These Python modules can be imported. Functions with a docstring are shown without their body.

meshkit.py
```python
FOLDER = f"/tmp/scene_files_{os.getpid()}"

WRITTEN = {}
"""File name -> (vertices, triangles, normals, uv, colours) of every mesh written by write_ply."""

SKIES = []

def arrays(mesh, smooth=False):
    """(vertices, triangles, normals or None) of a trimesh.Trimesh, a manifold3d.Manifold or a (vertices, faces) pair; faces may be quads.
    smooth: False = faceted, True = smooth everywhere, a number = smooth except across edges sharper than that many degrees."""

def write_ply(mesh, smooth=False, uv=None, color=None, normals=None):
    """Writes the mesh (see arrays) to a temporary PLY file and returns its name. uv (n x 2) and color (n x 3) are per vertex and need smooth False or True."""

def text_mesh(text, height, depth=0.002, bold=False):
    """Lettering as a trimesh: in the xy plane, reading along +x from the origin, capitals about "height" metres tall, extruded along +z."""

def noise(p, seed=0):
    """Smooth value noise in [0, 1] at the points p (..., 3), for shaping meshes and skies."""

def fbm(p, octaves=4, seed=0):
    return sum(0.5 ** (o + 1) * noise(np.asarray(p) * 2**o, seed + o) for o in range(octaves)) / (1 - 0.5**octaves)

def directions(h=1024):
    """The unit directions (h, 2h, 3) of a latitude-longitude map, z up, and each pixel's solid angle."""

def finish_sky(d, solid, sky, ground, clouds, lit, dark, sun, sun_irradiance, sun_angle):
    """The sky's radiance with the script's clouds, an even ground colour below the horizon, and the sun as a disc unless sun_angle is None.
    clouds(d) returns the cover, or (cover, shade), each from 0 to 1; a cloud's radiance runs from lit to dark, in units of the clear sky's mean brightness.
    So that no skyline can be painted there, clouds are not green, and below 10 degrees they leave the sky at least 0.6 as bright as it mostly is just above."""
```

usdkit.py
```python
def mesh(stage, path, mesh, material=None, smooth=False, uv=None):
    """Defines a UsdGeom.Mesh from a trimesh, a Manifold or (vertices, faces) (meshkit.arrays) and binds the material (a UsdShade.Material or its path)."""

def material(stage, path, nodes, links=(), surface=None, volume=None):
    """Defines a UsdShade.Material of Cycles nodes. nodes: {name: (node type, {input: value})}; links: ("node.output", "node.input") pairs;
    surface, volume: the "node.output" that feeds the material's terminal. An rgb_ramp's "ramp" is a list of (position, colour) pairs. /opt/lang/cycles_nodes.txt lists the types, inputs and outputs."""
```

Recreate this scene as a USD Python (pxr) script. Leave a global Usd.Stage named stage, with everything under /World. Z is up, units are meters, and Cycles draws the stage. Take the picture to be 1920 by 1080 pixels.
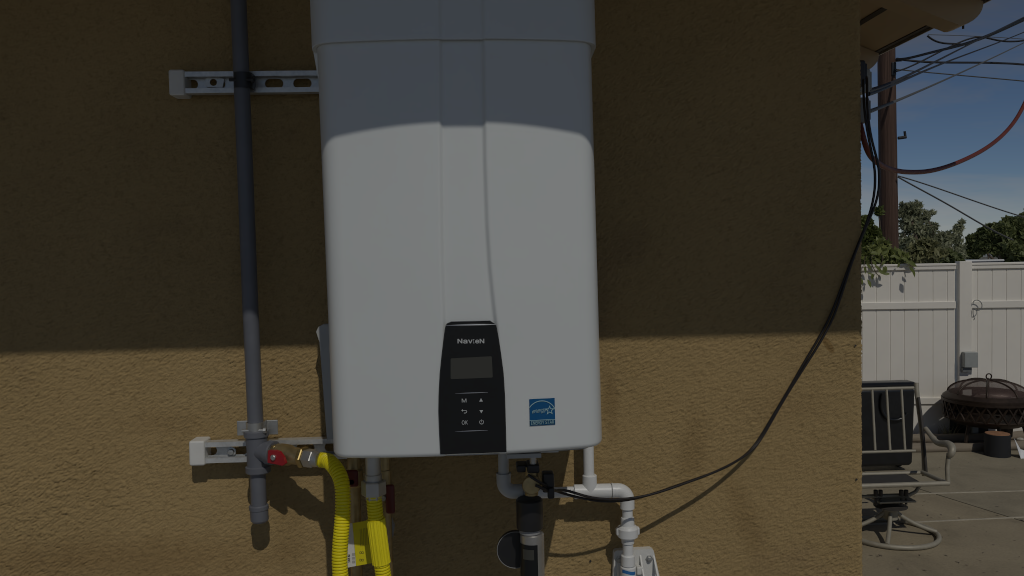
import math, random, numpy as np, trimesh, usdkit, meshkit
from pxr import Usd, UsdGeom, UsdLux, UsdShade, Gf, Sdf, Vt
from shapely.geometry import Polygon, Point, LineString, box as sbox
from shapely import affinity
from shapely.ops import unary_union
random.seed(7); RNG = np.random.default_rng(7)
stage = Usd.Stage.CreateInMemory()
UsdGeom.SetStageUpAxis(stage, UsdGeom.Tokens.z); UsdGeom.SetStageMetersPerUnit(stage, 1.0)
UsdGeom.Xform.Define(stage, '/World'); stage.SetDefaultPrim(stage.GetPrimAtPath('/World'))
UsdGeom.Scope.Define(stage, '/World/Looks')

# ---------------------------------------------------------------- camera
EYE = np.array([0.016, -1.668, 1.9]); FPX = 1550.0
YAW, PITCH, ROLL = math.radians(2.73), 0.04, math.radians(-1.14)
FW = np.array([math.sin(YAW)*math.cos(PITCH), math.cos(YAW)*math.cos(PITCH), -math.sin(PITCH)])
_r = np.array([math.cos(YAW), -math.sin(YAW), 0]); _u = np.cross(_r, FW)
RT = math.cos(ROLL)*_r + math.sin(ROLL)*_u; UP = -math.sin(ROLL)*_r + math.cos(ROLL)*_u
cam = UsdGeom.Camera.Define(stage, '/World/camera')
cam.CreateHorizontalApertureAttr(36.0); cam.CreateVerticalApertureAttr(20.25)
cam.CreateFocalLengthAttr(36.0*FPX/1920); cam.CreateClippingRangeAttr(Gf.Vec2f(0.02, 3000))
M4 = np.eye(4); M4[0, :3] = RT; M4[1, :3] = UP; M4[2, :3] = -FW; M4[3, :3] = EYE
cam.AddTransformOp().Set(Gf.Matrix4d(M4.tolist()))
EXPOSURE = -2.1
cam.CreateExposureAttr(EXPOSURE)
# ---------------------------------------------------------------- sun and sky
SUN = np.array([0.24, -1.0, 1.08]); SUN /= np.linalg.norm(SUN)
ELEV, ROT = math.asin(SUN[2]), math.atan2(SUN[0], SUN[1])
sun = UsdLux.DistantLight.Define(stage, '/World/sun')
sun.CreateIntensityAttr(1.1); sun.CreateAngleAttr(0.53); sun.CreateColorAttr(Gf.Vec3f(1.0, 0.95, 0.87)); sun.CreateNormalizeAttr(True)
_x = np.cross([0, 0, 1], SUN); _x /= np.linalg.norm(_x); _y = np.cross(SUN, _x)
S4 = np.eye(4); S4[0, :3] = _x; S4[1, :3] = _y; S4[2, :3] = SUN; S4[3, :3] = SUN*30
sun.AddTransformOp().Set(Gf.Matrix4d(S4.tolist()))
SKYK = 0.12
sky_m = usdkit.material(stage, '/World/Looks/sky_air', {
    's': ('sky_texture', dict(sky_type='single_scattering', sun_disc=False, sun_elevation=ELEV, sun_rotation=ROT, altitude=4000.0, air_density=1.0, aerosol_density=0.4, ozone_density=3.0)),
    'tc': ('texture_coordinate', {}),
    'mp': ('mapping', dict(scale=(1.6, 1.6, 7.0))),
    'n': ('noise_texture', dict(scale=1.5, detail=7.0, roughness=0.6, distortion=0.5)),
    'r': ('rgb_ramp', {'ramp': [(0.0, (0, 0, 0)), (0.40, (0, 0, 0)), (0.62, (0.55, 0.55, 0.55)), (1.0, (0.8, 0.8, 0.8))]}),
    'b': ('rgb_to_bw', {}), 'w': ('mix', dict(mix_type='multiply', fac=1.0, color1=(1, 1, 1), color2=(1.5, 1.42, 1.36))),
    'm': ('mix', dict(mix_type='mix', fac=0.0)),
    'o': ('background_shader', dict(strength=SKYK)),
}, [('tc.generated', 'mp.vector'), ('mp.vector', 'n.vector'), ('n.fac', 'r.fac'), ('s.color', 'b.color'), ('b.val', 'w.color1'),
    ('r.color', 'm.fac'), ('s.color', 'm.color1'), ('w.color', 'm.color2'), ('m.color', 'o.color')], surface='o.background')
dome = UsdLux.DomeLight.Define(stage, '/World/sky')
dome.CreateIntensityAttr(1.0)
UsdShade.MaterialBindingAPI.Apply(dome.GetPrim()).Bind(sky_m)

# ---------------------------------------------------------------- helpers
TOP = {}
BASE = {}
def data(p, **k):
    for a, b in k.items():
        if b: p.SetCustomDataByKey(a, b)
def numbered(parent, name):
    path = f'{parent}/{name}'; n = 0
    while stage.GetPrimAtPath(path): n += 1; path = f'{parent}/{name}_{n:03d}'
    return path
def thing(name, label, cat, loc=(0, 0, 0), group=None, kind=None):
    path = numbered('/World', name)
    x = UsdGeom.Xform.Define(stage, path); x.AddTranslateOp().Set(Gf.Vec3d(*map(float, loc)))
    data(x.GetPrim(), label=label, category=cat, group=group, kind=kind); BASE[path] = np.array(loc, float)
    return path
def tri(m):
    if isinstance(m, trimesh.Trimesh): return m
    v, f, _ = meshkit.arrays(m); return trimesh.Trimesh(v, f, process=False)
def part(parent, name, m, mat, smooth=35, label=None, kind=None):
    m = tri(m).copy(); base = BASE[parent]; m.vertices = m.vertices - base
    path = numbered(parent, name); usdkit.mesh(stage, path, m, MAT[mat], smooth=smooth)
    BASE[path] = base; data(stage.GetPrimAtPath(path), label=label, kind=kind)
    return path
def single(name, m, mat, label, cat, smooth=35, group=None, kind=None):
    path = numbered('/World', name); usdkit.mesh(stage, path, tri(m), MAT[mat], smooth=smooth)
    data(stage.GetPrimAtPath(path), label=label, category=cat, group=group, kind=kind); BASE[path] = np.zeros(3)
    return path
cat_ = lambda *ms: trimesh.util.concatenate([tri(m) for m in (ms[0] if len(ms) == 1 and isinstance(ms[0], (list, tuple)) else ms)])
def ray(px, py): return FW + (px-960)/FPX*RT - (py-540)/FPX*UP
def A(px, py, y):
    """the point of the vertical plane y = const that stands at this place of the photograph"""
    d = ray(px, py); return EYE + d*((y-EYE[1])/d[1])
def G(px, py, z=0.0):
    d = ray(px, py); return EYE + d*((z-EYE[2])/d[2])
def P(px, py, p0, n):
    d = ray(px, py); return EYE + d*(np.dot(np.asarray(p0)-EYE, n)/np.dot(d, n))
def bx(x0, x1, y0, y1, z0, z1, r=0.0):
    if r <= 0:
        b = trimesh.creation.box((x1-x0, y1-y0, z1-z0)); b.apply_translation(((x0+x1)/2, (y0+y1)/2, (z0+z1)/2)); return b
    c = [(i, j, k) for i in (0, 1) for j in (0, 1) for k in (0, 1)]
    pts = []
    for i, j, k in c:
        o = np.array([(x0, x1)[i], (y0, y1)[j], (z0, z1)[k]]); s = np.array([1-2*i, 1-2*j, 1-2*k])*r
        q = 0.3
        for a in ((0, 1, 1), (1, 0, 1), (1, 1, 0), (q, q, 1), (q, 1, q), (1, q, q)): pts.append(o+s*np.array(a))
    return trimesh.convex.convex_hull(np.array(pts))
def frames(pts):
    pts = np.asarray(pts, float); t = np.gradient(pts, axis=0); t /= np.linalg.norm(t, axis=1, keepdims=True)
    n = np.cross(t[0], [0, 0, 1.0]); 
    if np.linalg.norm(n) < .1: n = np.cross(t[0], [1.0, 0, 0])
    n /= np.linalg.norm(n); N = [n]
    for k in range(1, len(t)):
        n = n - t[k]*np.dot(n, t[k]); n /= np.linalg.norm(n); N.append(n)
    N = np.array(N); return pts, t, N, np.cross(t, N)
def tube(pts, r, seg=12, cap=True, squash=1.0):
    pts, t, N, B = frames(pts); n = len(pts); r = np.broadcast_to(np.asarray(r, float), (n,))
    a = np.linspace(0, 2*np.pi, seg, endpoint=False)
    v = pts[:, None] + r[:, None, None]*(np.cos(a)[None, :, None]*N[:, None] + squash*np.sin(a)[None, :, None]*B[:, None])
    v = v.reshape(-1, 3); f = []
    i, j = np.meshgrid(np.arange(n-1), np.arange(seg), indexing='ij'); i, j = i.ravel(), j.ravel(); k = (j+1) % seg
    q = np.stack([i*seg+j, i*seg+k, (i+1)*seg+k, (i+1)*seg+j], 1)
    f = np.vstack([q[:, [0, 1, 2]], q[:, [0, 2, 3]]])
    if cap:
        v = np.vstack([v, pts[0], pts[-1]]); j = np.arange(seg); k = (j+1) % seg
        f = np.vstack([f, np.stack([np.full(seg, n*seg), k, j], 1), np.stack([np.full(seg, n*seg+1), (n-1)*seg+j, (n-1)*seg+k], 1)])
    m = trimesh.Trimesh(v, f, process=False)
    return m
def spline(pts, n=80):
    from scipy.interpolate import CubicSpline
    pts = np.asarray(pts, float); s = np.r_[0, np.cumsum(np.linalg.norm(np.diff(pts, axis=0), axis=1)**.7)]
    c = CubicSpline(s, pts); u = np.linspace(0, s[-1], 2000); q = c(u)
    L = np.r_[0, np.cumsum(np.linalg.norm(np.diff(q, axis=0), axis=1))]
    return np.stack([np.interp(np.linspace(0, L[-1], n), L, q[:, k]) for k in range(3)], 1)
def lathe_axis(prof, p0, axis, seg=24):
    """prof: (distance along axis, radius) pairs"""
    prof = np.array(prof, float); ax = np.asarray(axis, float); ax = ax/np.linalg.norm(ax)
    n = np.cross(ax, [0, 0, 1.0]); n = n/np.linalg.norm(n) if np.linalg.norm(n) > .05 else np.array([1.0, 0, 0]); b = np.cross(ax, n)
    a = np.linspace(0, 2*np.pi, seg, endpoint=False)
    v = (np.asarray(p0) + prof[:, 0][:, None, None]*ax + prof[:, 1][:, None, None]*(np.cos(a)[None, :, None]*n + np.sin(a)[None, :, None]*b)).reshape(-1, 3)
    m = len(prof); i, j = np.meshgrid(np.arange(m-1), np.arange(seg), indexing='ij'); i, j = i.ravel(), j.ravel(); k = (j+1) % seg
    q = np.stack([i*seg+j, i*seg+k, (i+1)*seg+k, (i+1)*seg+j], 1)
    return trimesh.Trimesh(v, np.vstack([q[:, [0, 1, 2]], q[:, [0, 2, 3]]]), process=True)
def cyl(p0, p1, r, seg=20, ch=0.0):
    p0, p1 = np.asarray(p0, float), np.asarray(p1, float); L = np.linalg.norm(p1-p0)
    pr = [(0, 1e-6), (0, r), (L, r), (L, 1e-6)] if ch <= 0 else [(0, 1e-6), (0, r-ch), (ch, r), (L-ch, r), (L, r-ch), (L, 1e-6)]
    m = lathe_axis(pr, p0, p1-p0, seg); m.fix_normals(); return m
def ext(poly, depth):
    ps = getattr(poly, 'geoms', [poly]); return cat_([trimesh.creation.extrude_polygon(g, depth, engine='earcut') for g in ps if g.area > 1e-12])
def frame_on(m, o, ex, ey, ez):
    """moves a mesh from its own xyz to the axes ex, ey, ez at o"""
    m = m.copy(); v = m.vertices; m.vertices = np.asarray(o) + v[:, :1]*np.asarray(ex) + v[:, 1:2]*np.asarray(ey) + v[:, 2:3]*np.asarray(ez); 
    if np.dot(np.cross(ex, ey), ez) < 0: m.invert()
    return m
def wall_ext(poly, y, depth):
    """a shape given in (x, z), standing upright, its back at y and its face depth nearer to the viewer"""
    return frame_on(ext(poly, depth), (0, y, 0), (1, 0, 0), (0, 0, 1), (0, -1, 0))
def grid(V):
    n, m = V.shape[:2]; i, j = np.meshgrid(np.arange(n-1), np.arange(m-1), indexing='ij'); i, j = i.ravel(), j.ravel()
    q = np.stack([i*m+j, i*m+j+1, (i+1)*m+j+1, (i+1)*m+j], 1)
    return trimesh.Trimesh(V.reshape(-1, 3), np.vstack([q[:, [0, 1, 2]], q[:, [0, 2, 3]]]), process=False)

# ---------------------------------------------------------------- materials
MAT = {}
def mat(name, col, rough=0.5, metal=0.0, var=0.12, scale=30.0, bump=0.0, bscale=None, bdist=0.002, col2=None, spec=0.5, coat=0.0, detail=5.0, stretch=(1, 1, 1), **kw):
    col = np.array(col, float); c2 = np.array(col2, float) if col2 is not None else col*(1+var)
    c1 = col*(1-var) if col2 is None else col
    nodes = {'tc': ('geometry', {}), 'mp': ('mapping', dict(scale=tuple(map(float, stretch)))), 'n': ('noise_texture', dict(scale=float(scale), detail=float(detail), roughness=0.6)),
             'r': ('rgb_ramp', {'ramp': [(0.3, tuple(c1)), (0.7, tuple(np.minimum(c2, 0.95)))]}),
             'p': ('principled_bsdf', dict(roughness=float(rough), metallic=float(metal), specular_ior_level=float(spec), coat_weight=float(coat), **kw)),
             'rr': ('map_range', dict(from_min=0.2, from_max=0.8, to_min=max(0.02, rough*0.85), to_max=min(1.0, rough*1.2)))}
    links = [('tc.position', 'mp.vector'), ('mp.vector', 'n.vector'), ('n.fac', 'r.fac'), ('r.color', 'p.base_color'), ('n.fac', 'rr.value'), ('rr.result', 'p.roughness')]
    if bump > 0:
        nodes['bn'] = ('noise_texture', dict(scale=float(bscale or scale*4), detail=6.0, roughness=0.65)); nodes['b'] = ('bump', dict(strength=float(bump), distance=float(bdist)))
        links += [('mp.vector', 'bn.vector'), ('bn.fac', 'b.height'), ('b.normal', 'p.normal')]
    MAT[name] = usdkit.material(stage, '/World/Looks/'+name, nodes, links, surface='p.BSDF')
mat('heater_white', (.63, .66, .655), rough=.3, var=.012, scale=6, coat=.25, bump=.03, bscale=500, bdist=.0004)
mat('heater_cap', (.60, .64, .65), rough=.34, var=.015, scale=6)
mat('heater_grey', (.30, .30, .30), rough=.45, var=.06)
mat('bracket_white', (.40, .41, .40), rough=.5, var=.05, scale=20)
mat('panel_black', (.012, .013, .014), rough=.22, var=.1, scale=12, spec=.35)
mat('gloss_black', (.01, .01, .011), rough=.12, var=.05)
mat('trim_chrome', (.55, .56, .57), rough=.22, metal=.9, var=.03)
mat('lcd', (.055, .055, .047), rough=.28, var=.04, scale=8)
mat('mark_grey', (.5, .52, .52), rough=.5, var=.02)
mat('star_blue', (.0, .085, .23), rough=.35, var=.03)
mat('star_dark', (.003, .065, .15), rough=.35, var=.03)
mat('star_line', (.33, .52, .55), rough=.45, var=.02)
mat('galvanized', (.60, .61, .60), rough=.36, metal=.45, var=.14, scale=60, bump=.06, bscale=200, bdist=.0006)
mat('zinc', (.50, .50, .48), rough=.42, metal=.85, var=.1, scale=40)
mat('brass', (.50, .38, .16), rough=.45, metal=1.0, var=.12, scale=50)
mat('brass_dull', (.42, .33, .17), rough=.42, metal=.8, var=.2, scale=60)
mat('cap_white', (.66, .66, .63), rough=.5, var=.05, scale=25)
mat('pipe_grey', (.125, .132, .152), rough=.42, var=.1, scale=18, bump=.05, bscale=160, bdist=.001)
mat('clamp_dark', (.03, .033, .037), rough=.4, metal=.3, var=.1)
mat('red_plastic', (.33, .012, .018), rough=.35, var=.1)
mat('red_dark', (.11, .012, .012), rough=.4, var=.1)
mat('hose_yellow', (.86, .75, .015), rough=.38, var=.06, scale=25)
mat('tag_yellow', (.74, .66, .01), rough=.55, var=.05, scale=25)
mat('tag_white', (.72, .72, .7), rough=.6, var=.03, scale=40)
mat('ink', (.03, .03, .03), rough=.6, var=.05)
mat('ink_soft', (.30, .26, .03), rough=.6, var=.05)
mat('pvc_white', (.70, .71, .70), rough=.38, var=.03, scale=18)
mat('pvc_grey', (.46, .47, .46), rough=.4, var=.03, scale=18)
mat('blue_ink', (.03, .16, .42), rough=.5, var=.05)
mat('black_plastic', (.016, .016, .017), rough=.4, var=.15, scale=30)
mat('canister_silver', (.45, .44, .42), rough=.3, metal=.7, var=.08, scale=20)
mat('cable_black', (.016, .013, .012), rough=.42, var=.15, scale=40)
mat('cable_red', (.16, .035, .022), rough=.5, var=.12, scale=20)
mat('line_black', (.02, .02, .022), rough=.6, var=.1)
mat('line_grey', (.10, .10, .095), rough=.6, var=.1)
mat('box_grey', (.20, .21, .21), rough=.55, var=.08)
mat('box_light', (.33, .35, .34), rough=.5, var=.06)
mat('eave_paint', (.50, .395, .26), rough=.75, var=.09, scale=7, bump=.12, bscale=30, bdist=.004, stretch=(1, .25, 1))
mat('fascia_dark', (.05, .042, .034), rough=.65, var=.15, scale=14)
mat('drip_metal', (.45, .43, .40), rough=.45, metal=.5, var=.1)
mat('shingle', (.11, .10, .09), rough=.9, var=.3, scale=50, bump=.4, bscale=120, bdist=.004)
mat('vinyl_white', (.79, .76, .69), rough=.38, var=.035, scale=2.5, detail=8)
mat('timber', (.24, .20, .15), rough=.85, var=.3, scale=8, bump=.35, bscale=30, bdist=.008, stretch=(.15, 1, 1))
mat('soil', (.24, .20, .15), rough=.95, var=.35, scale=12, bump=.5, bscale=60, bdist=.02)
mat('lawn', (.27, .27, .265), rough=.95, var=.4, scale=.8, bump=.4, bscale=20, bdist=.03)
mat('mortar', (.37, .335, .26), rough=.9, var=.2, scale=15)
mat('chair_metal', (.34, .315, .25), rough=.5, metal=.15, var=.1, scale=25)
mat('chair_dark', (.05, .045, .04), rough=.6, var=.15)
mat('sling', (.045, .043, .04), rough=.8, var=.2, scale=60)
mat('bin_black', (.012, .013, .015), rough=.28, var=.15, scale=10)
mat('bin_mark', (.06, .055, .05), rough=.5, var=.05)
mat('pit_bronze', (.040, .026, .018), rough=.48, metal=.45, var=.3, scale=20)
mat('stump_bark', (.016, .017, .02), rough=.8, var=.25, scale=30, bump=.3, bscale=60, bdist=.006)
mat('stump_top', (.33, .17, .09), rough=.8, var=.2, scale=25)
mat('tarp_green', (.075, .08, .065), rough=.75, var=.2, scale=9, bump=.25, bscale=20, bdist=.02)
mat('grass_dry', (.36, .31, .17), rough=.8, var=.2, scale=8)
mat('paper', (.74, .75, .76), rough=.6, var=.03)
mat('pebble', (.42, .40, .35), rough=.85, var=.25, scale=14)
mat('car_white', (.74, .74, .73), rough=.2, var=.02, coat=.6)
mat('car_glass', (.01, .012, .014), rough=.08, var=.05)
mat('tyre', (.015, .015, .015), rough=.8, var=.1)
mat('dirt_mark', (.29, .19, .08), rough=.95, var=.25, scale=40)
mat('trunk', (.12, .09, .065), rough=.9, var=.3, scale=12, bump=.5, bscale=30, bdist=.03)
mat('insulator', (.25, .22, .20), rough=.3, var=.1)
# utility pole: brown creosoted wood with long checks
MAT['pole_wood'] = usdkit.material(stage, '/World/Looks/pole_wood', {
    'g': ('geometry', {}), 'mp': ('mapping', dict(scale=(16, 16, .5))), 'n': ('noise_texture', dict(scale=1.6, detail=8.0, roughness=.7, distortion=.4)),
    'r': ('rgb_ramp', {'ramp': [(.25, (.02, .011, .008)), (.45, (.065, .034, .022)), (.62, (.10, .057, .04)), (.8, (.15, .10, .075))]}),
    'b': ('bump', dict(strength=.7, distance=.03)), 'p': ('principled_bsdf', dict(roughness=.85))},
    [('g.position', 'mp.vector'), ('mp.vector', 'n.vector'), ('n.fac', 'r.fac'), ('r.color', 'p.base_color'), ('n.fac', 'b.height'), ('b.normal', 'p.normal')], surface='p.BSDF')
# stucco: tan paint with weathering, fine sand grain
_n = {
    'g': ('geometry', {}), 'n1': ('noise_texture', dict(scale=2.6, detail=6.0, roughness=.6, distortion=.3)), 'n2': ('noise_texture', dict(scale=95.0, detail=5.0, roughness=.7)),
    'r1': ('rgb_ramp', {'ramp': [(.26, (.318, .222, .112)), (.42, (.405, .292, .135)), (.6, (.43, .310, .145)), (.8, (.465, .345, .167))]}),
    'r2': ('rgb_ramp', {'ramp': [(.25, (.66, .64, .60)), (.48, (1, 1, 1)), (.72, (1.0, 1.0, 1.0)), (.86, (1.25, 1.25, 1.25))]}),
    'm': ('mix', dict(mix_type='multiply', fac=.9)), 'bn': ('noise_texture', dict(scale=380.0, detail=5.0, roughness=.75)), 'b': ('bump', dict(strength=.9, distance=.003)),
    'wn': ('noise_texture', dict(scale=22.0, detail=6.0, roughness=.65)), 'p': ('principled_bsdf', dict(roughness=.9, specular_ior_level=.25, diffuse_roughness=.4))}
_l = [('g.position', 'n1.vector'), ('g.position', 'n2.vector'), ('g.position', 'bn.vector'), ('g.position', 'wn.vector'), ('n1.fac', 'r1.fac'), ('n2.fac', 'r2.fac'), ('r1.color', 'm.color1'), ('r2.color', 'm.color2'), ('bn.fac', 'b.height'), ('b.normal', 'p.normal')]
_last = 'm.color'
# old damp stains, a brown scuff and grimy patches in the paint
for k, (px, py, hw_, hh_, rot_, f_, c_) in enumerate([(1552, 647, 7, 19, -32, .75, (.60, .52, .40)), (1300, 850, 34, 100, 5, .5, (.66, .62, .56)), (1395, 965, 30, 120, -22, .5, (.68, .63, .56)), (1146, 760, 18, 75, 0, .5, (.66, .61, .55)), (230, 1050, 420, 55, 0, .6, (.70, .64, .58)), (330, 790, 110, 34, 0, .35, (.72, .66, .6)), (1470, 760, 120, 40, 0, .25, (.75, .7, .66)), (545, 1000, 40, 110, 0, .4, (.72, .68, .62))]):
    o = A(px, py, 0); q_ = .00108; a, b_, d, e, m_ = f'sm{k}', f'sv{k}', f'sr{k}', f'sa{k}', f'sx{k}'
    _n[a] = ('mapping', dict(mapping_type='texture', location=tuple(map(float, o)), rotation=(0, math.radians(rot_), 0), scale=(hw_*q_, 1.0, hh_*q_)))
    _n[b_] = ('vector_math', dict(math_type='length')); _n[e] = ('math', dict(math_type='multiply_add', value2=1.1 if k else .5))
    _n[d] = ('map_range', dict(range_type='smoothstep', from_min=1.75 if k else 1.4, from_max=.7 if k else 1.05, to_min=0.0, to_max=f_, clamp=True))
    _n[m_] = ('mix', dict(mix_type='multiply', color2=c_))
    _l += [('g.position', a+'.vector'), (a+'.vector', b_+'.vector1'), ('wn.fac', e+'.value1'), (b_+'.value', e+'.value3'), (e+'.value', d+'.value'), (d+'.result', m_+'.fac'), (_last, m_+'.color1')]
    _last = m_+'.color'
MAT['stucco'] = usdkit.material(stage, '/World/Looks/stucco', _n, _l+[(_last, 'p.base_color')], surface='p.BSDF')
MAT['wire_mesh'] = usdkit.material(stage, '/World/Looks/wire_mesh', {'t': ('transparent_bsdf', dict(color=(1, 1, 1))), 'd': ('principled_bsdf', dict(base_color=(.15, .10, .085), roughness=.5, metallic=.3)), 'x': ('mix_closure', dict(fac=.5))},
    [('t.BSDF', 'x.closure1'), ('d.BSDF', 'x.closure2')], surface='x.closure')
def concrete(name, base):
    base = np.array(base)
    MAT[name] = usdkit.material(stage, '/World/Looks/'+name, {
        'g': ('geometry', {}), 'n1': ('noise_texture', dict(scale=1.7, detail=7.0, roughness=.65, distortion=.6)), 'n2': ('noise_texture', dict(scale=60.0, detail=4.0, roughness=.7)), 'v': ('voronoi_texture', dict(scale=9.0)),
        'r1': ('rgb_ramp', {'ramp': [(.25, tuple(base*.66)), (.5, tuple(base)), (.78, tuple(base*1.22))]}), 'r2': ('rgb_ramp', {'ramp': [(.2, (.75, .75, .75)), (.5, (1, 1, 1)), (.8, (1.12, 1.12, 1.12))]}),
        'rv': ('rgb_ramp', {'ramp': [(0, (.55, .52, .48)), (.05, (.75, .73, .7)), (.09, (1, 1, 1)), (1, (1, 1, 1))]}),
        'm': ('mix', dict(mix_type='multiply', fac=1.0)), 'm2': ('mix', dict(mix_type='multiply', fac=.7)), 'b': ('bump', dict(strength=.25, distance=.003)), 'p': ('principled_bsdf', dict(roughness=.85, specular_ior_level=.3))},
        [('g.position', 'n1.vector'), ('g.position', 'n2.vector'), ('g.position', 'v.vector'), ('v.distance', 'rv.fac'), ('n1.fac', 'r1.fac'), ('n2.fac', 'r2.fac'), ('r1.color', 'm.color1'), ('r2.color', 'm.color2'),
         ('m.color', 'm2.color1'), ('rv.color', 'm2.color2'), ('m2.color', 'p.base_color'), ('n2.fac', 'b.height'), ('b.normal', 'p.normal')], surface='p.BSDF')
concrete('concrete', (.305, .265, .185)); concrete('concrete_warm', (.305, .258, .175)); concrete('concrete_dark', (.285, .25, .178))
def leafmat(name, c, c2, tr):
    MAT[name] = usdkit.material(stage, '/World/Looks/'+name, {
        'g': ('geometry', {}), 'n': ('noise_texture', dict(scale=1.4, detail=5.0)), 'wn': ('math', dict(math_type='multiply_add', value2=.55, value3=-.05)), 'ad': ('math', dict(math_type='add')), 
        'r': ('rgb_ramp', {'ramp': [(.2, c), (.75, c2)]}),
        'p': ('principled_bsdf', dict(roughness=.5, specular_ior_level=.35)), 't': ('translucent_bsdf', {}), 'x': ('mix_closure', dict(fac=tr))},
        [('g.position', 'n.vector'), ('g.random_per_island', 'wn.value1'), ('wn.value', 'ad.value1'), ('n.fac', 'ad.value2'), ('ad.value', 'r.fac'), ('r.color', 'p.base_color'), ('r.color', 't.color'), ('p.BSDF', 'x.closure1'), ('t.BSDF', 'x.closure2')], surface='x.closure')
leafmat('leaf_greygreen', (.22, .235, .14), (.45, .47, .30), .35)
leafmat('leaf_dark', (.07, .095, .038), (.24, .27, .105), .3)
leafmat('leaf_mid', (.055, .08, .02), (.17, .20, .055), .3)
leafmat('leaf_fresh', (.09, .12, .025), (.28, .31, .10), .3)
leafmat('leaf_pale', (.16, .17, .07), (.38, .37, .19), .3)

# ---------------------------------------------------------------- ground
gx = np.linspace(-400, 400, 41)
gm = grid(np.stack(list(np.meshgrid(gx, gx, indexing='ij')) + [np.full((41, 41), -0.03)], -1)); 
if gm.face_normals[0][2] < 0: gm.invert()
p_ = single('ground', gm, 'lawn', 'dry bare yard ground reaching to the horizon', 'ground', smooth=False, kind='structure')
bm = grid(np.stack(list(np.meshgrid(np.linspace(.9, 12, 60), np.linspace(5.7, 8.6, 30), indexing='ij')) + [np.full((60, 30), 0.0)], -1))
bm.vertices[:, 2] = -.022 + .05*meshkit.fbm(bm.vertices*3, 4)*np.clip((bm.vertices[:, 1]-5.75)/.3, 0, 1)
if bm.face_normals[0][2] < 0: bm.invert()
single('soil_bed', bm, 'soil', 'brown soil strip between the timber edging and the white fence', 'soil', smooth=True, kind='structure')
patio = thing('patio', 'beige concrete patio of poured slabs with pale mortar joints', 'patio', (0, 0, 0), kind='structure')
# slab joints read off the photograph: two pale cross joints, one oblique dark joint
def slab(pts, mt, h=0.06):
    pl = Polygon([p[:2] for p in pts]).buffer(-.006, join_style=2)
    m = ext(pl, h); m.apply_translation((0, 0, -h)); return m
yA0, yA1 = 4.466, 4.452
def yj1(x): return 4.47 - .02*(x-3.38)
def yj2(x): return 3.83 + .03*(x-2.97)
def xo(y): return 3.49 - .335*(y-4.58)     # the oblique joint
rows = [(-3.0, -1.2), (-1.2, .6), (.6, 2.2)]
mats = ['concrete', 'concrete_warm', 'concrete_dark']; k = 0
def addslab(pts):
    global k
    part(patio, 'concrete_slab', slab(pts, None), mats[(k*7+k//3) % 3], smooth=False); k += 1
for (a, b) in rows:
    for c, d in ((-4, -2), (-2, 0), (0, 2), (2, 3.9), (3.9, 6), (6, 8)):
        if a >= -.1 and c < .8: continue
        if c < .8: continue
        if a == -1.2 and c < .8 and b > 0: addslab([(c, a), (d, a), (d, -.02), (c, -.02)]) if d <= 0 else addslab([(c, a), (min(d, 2), a), (min(d, 2), .6 if c >= .86 else -.02), (c, -.02)]); continue
        addslab([(max(c, .86) if a > 0 else c, a), (d, a), (d, b), (max(c, .86) if a > 0 else c, b)])
addslab([(.86, .6), (2, .6), (2, 2.2), (.86, 2.2)])
addslab([(.86, 2.2), (xo(2.2), 2.2), (xo(yj2(3.7)), yj2(3.7)), (.86, yj2(.86))])
addslab([(xo(2.2), 2.2), (8, 2.2), (8, yj2(8)), (xo(yj2(3.7)), yj2(3.7))])
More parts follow.
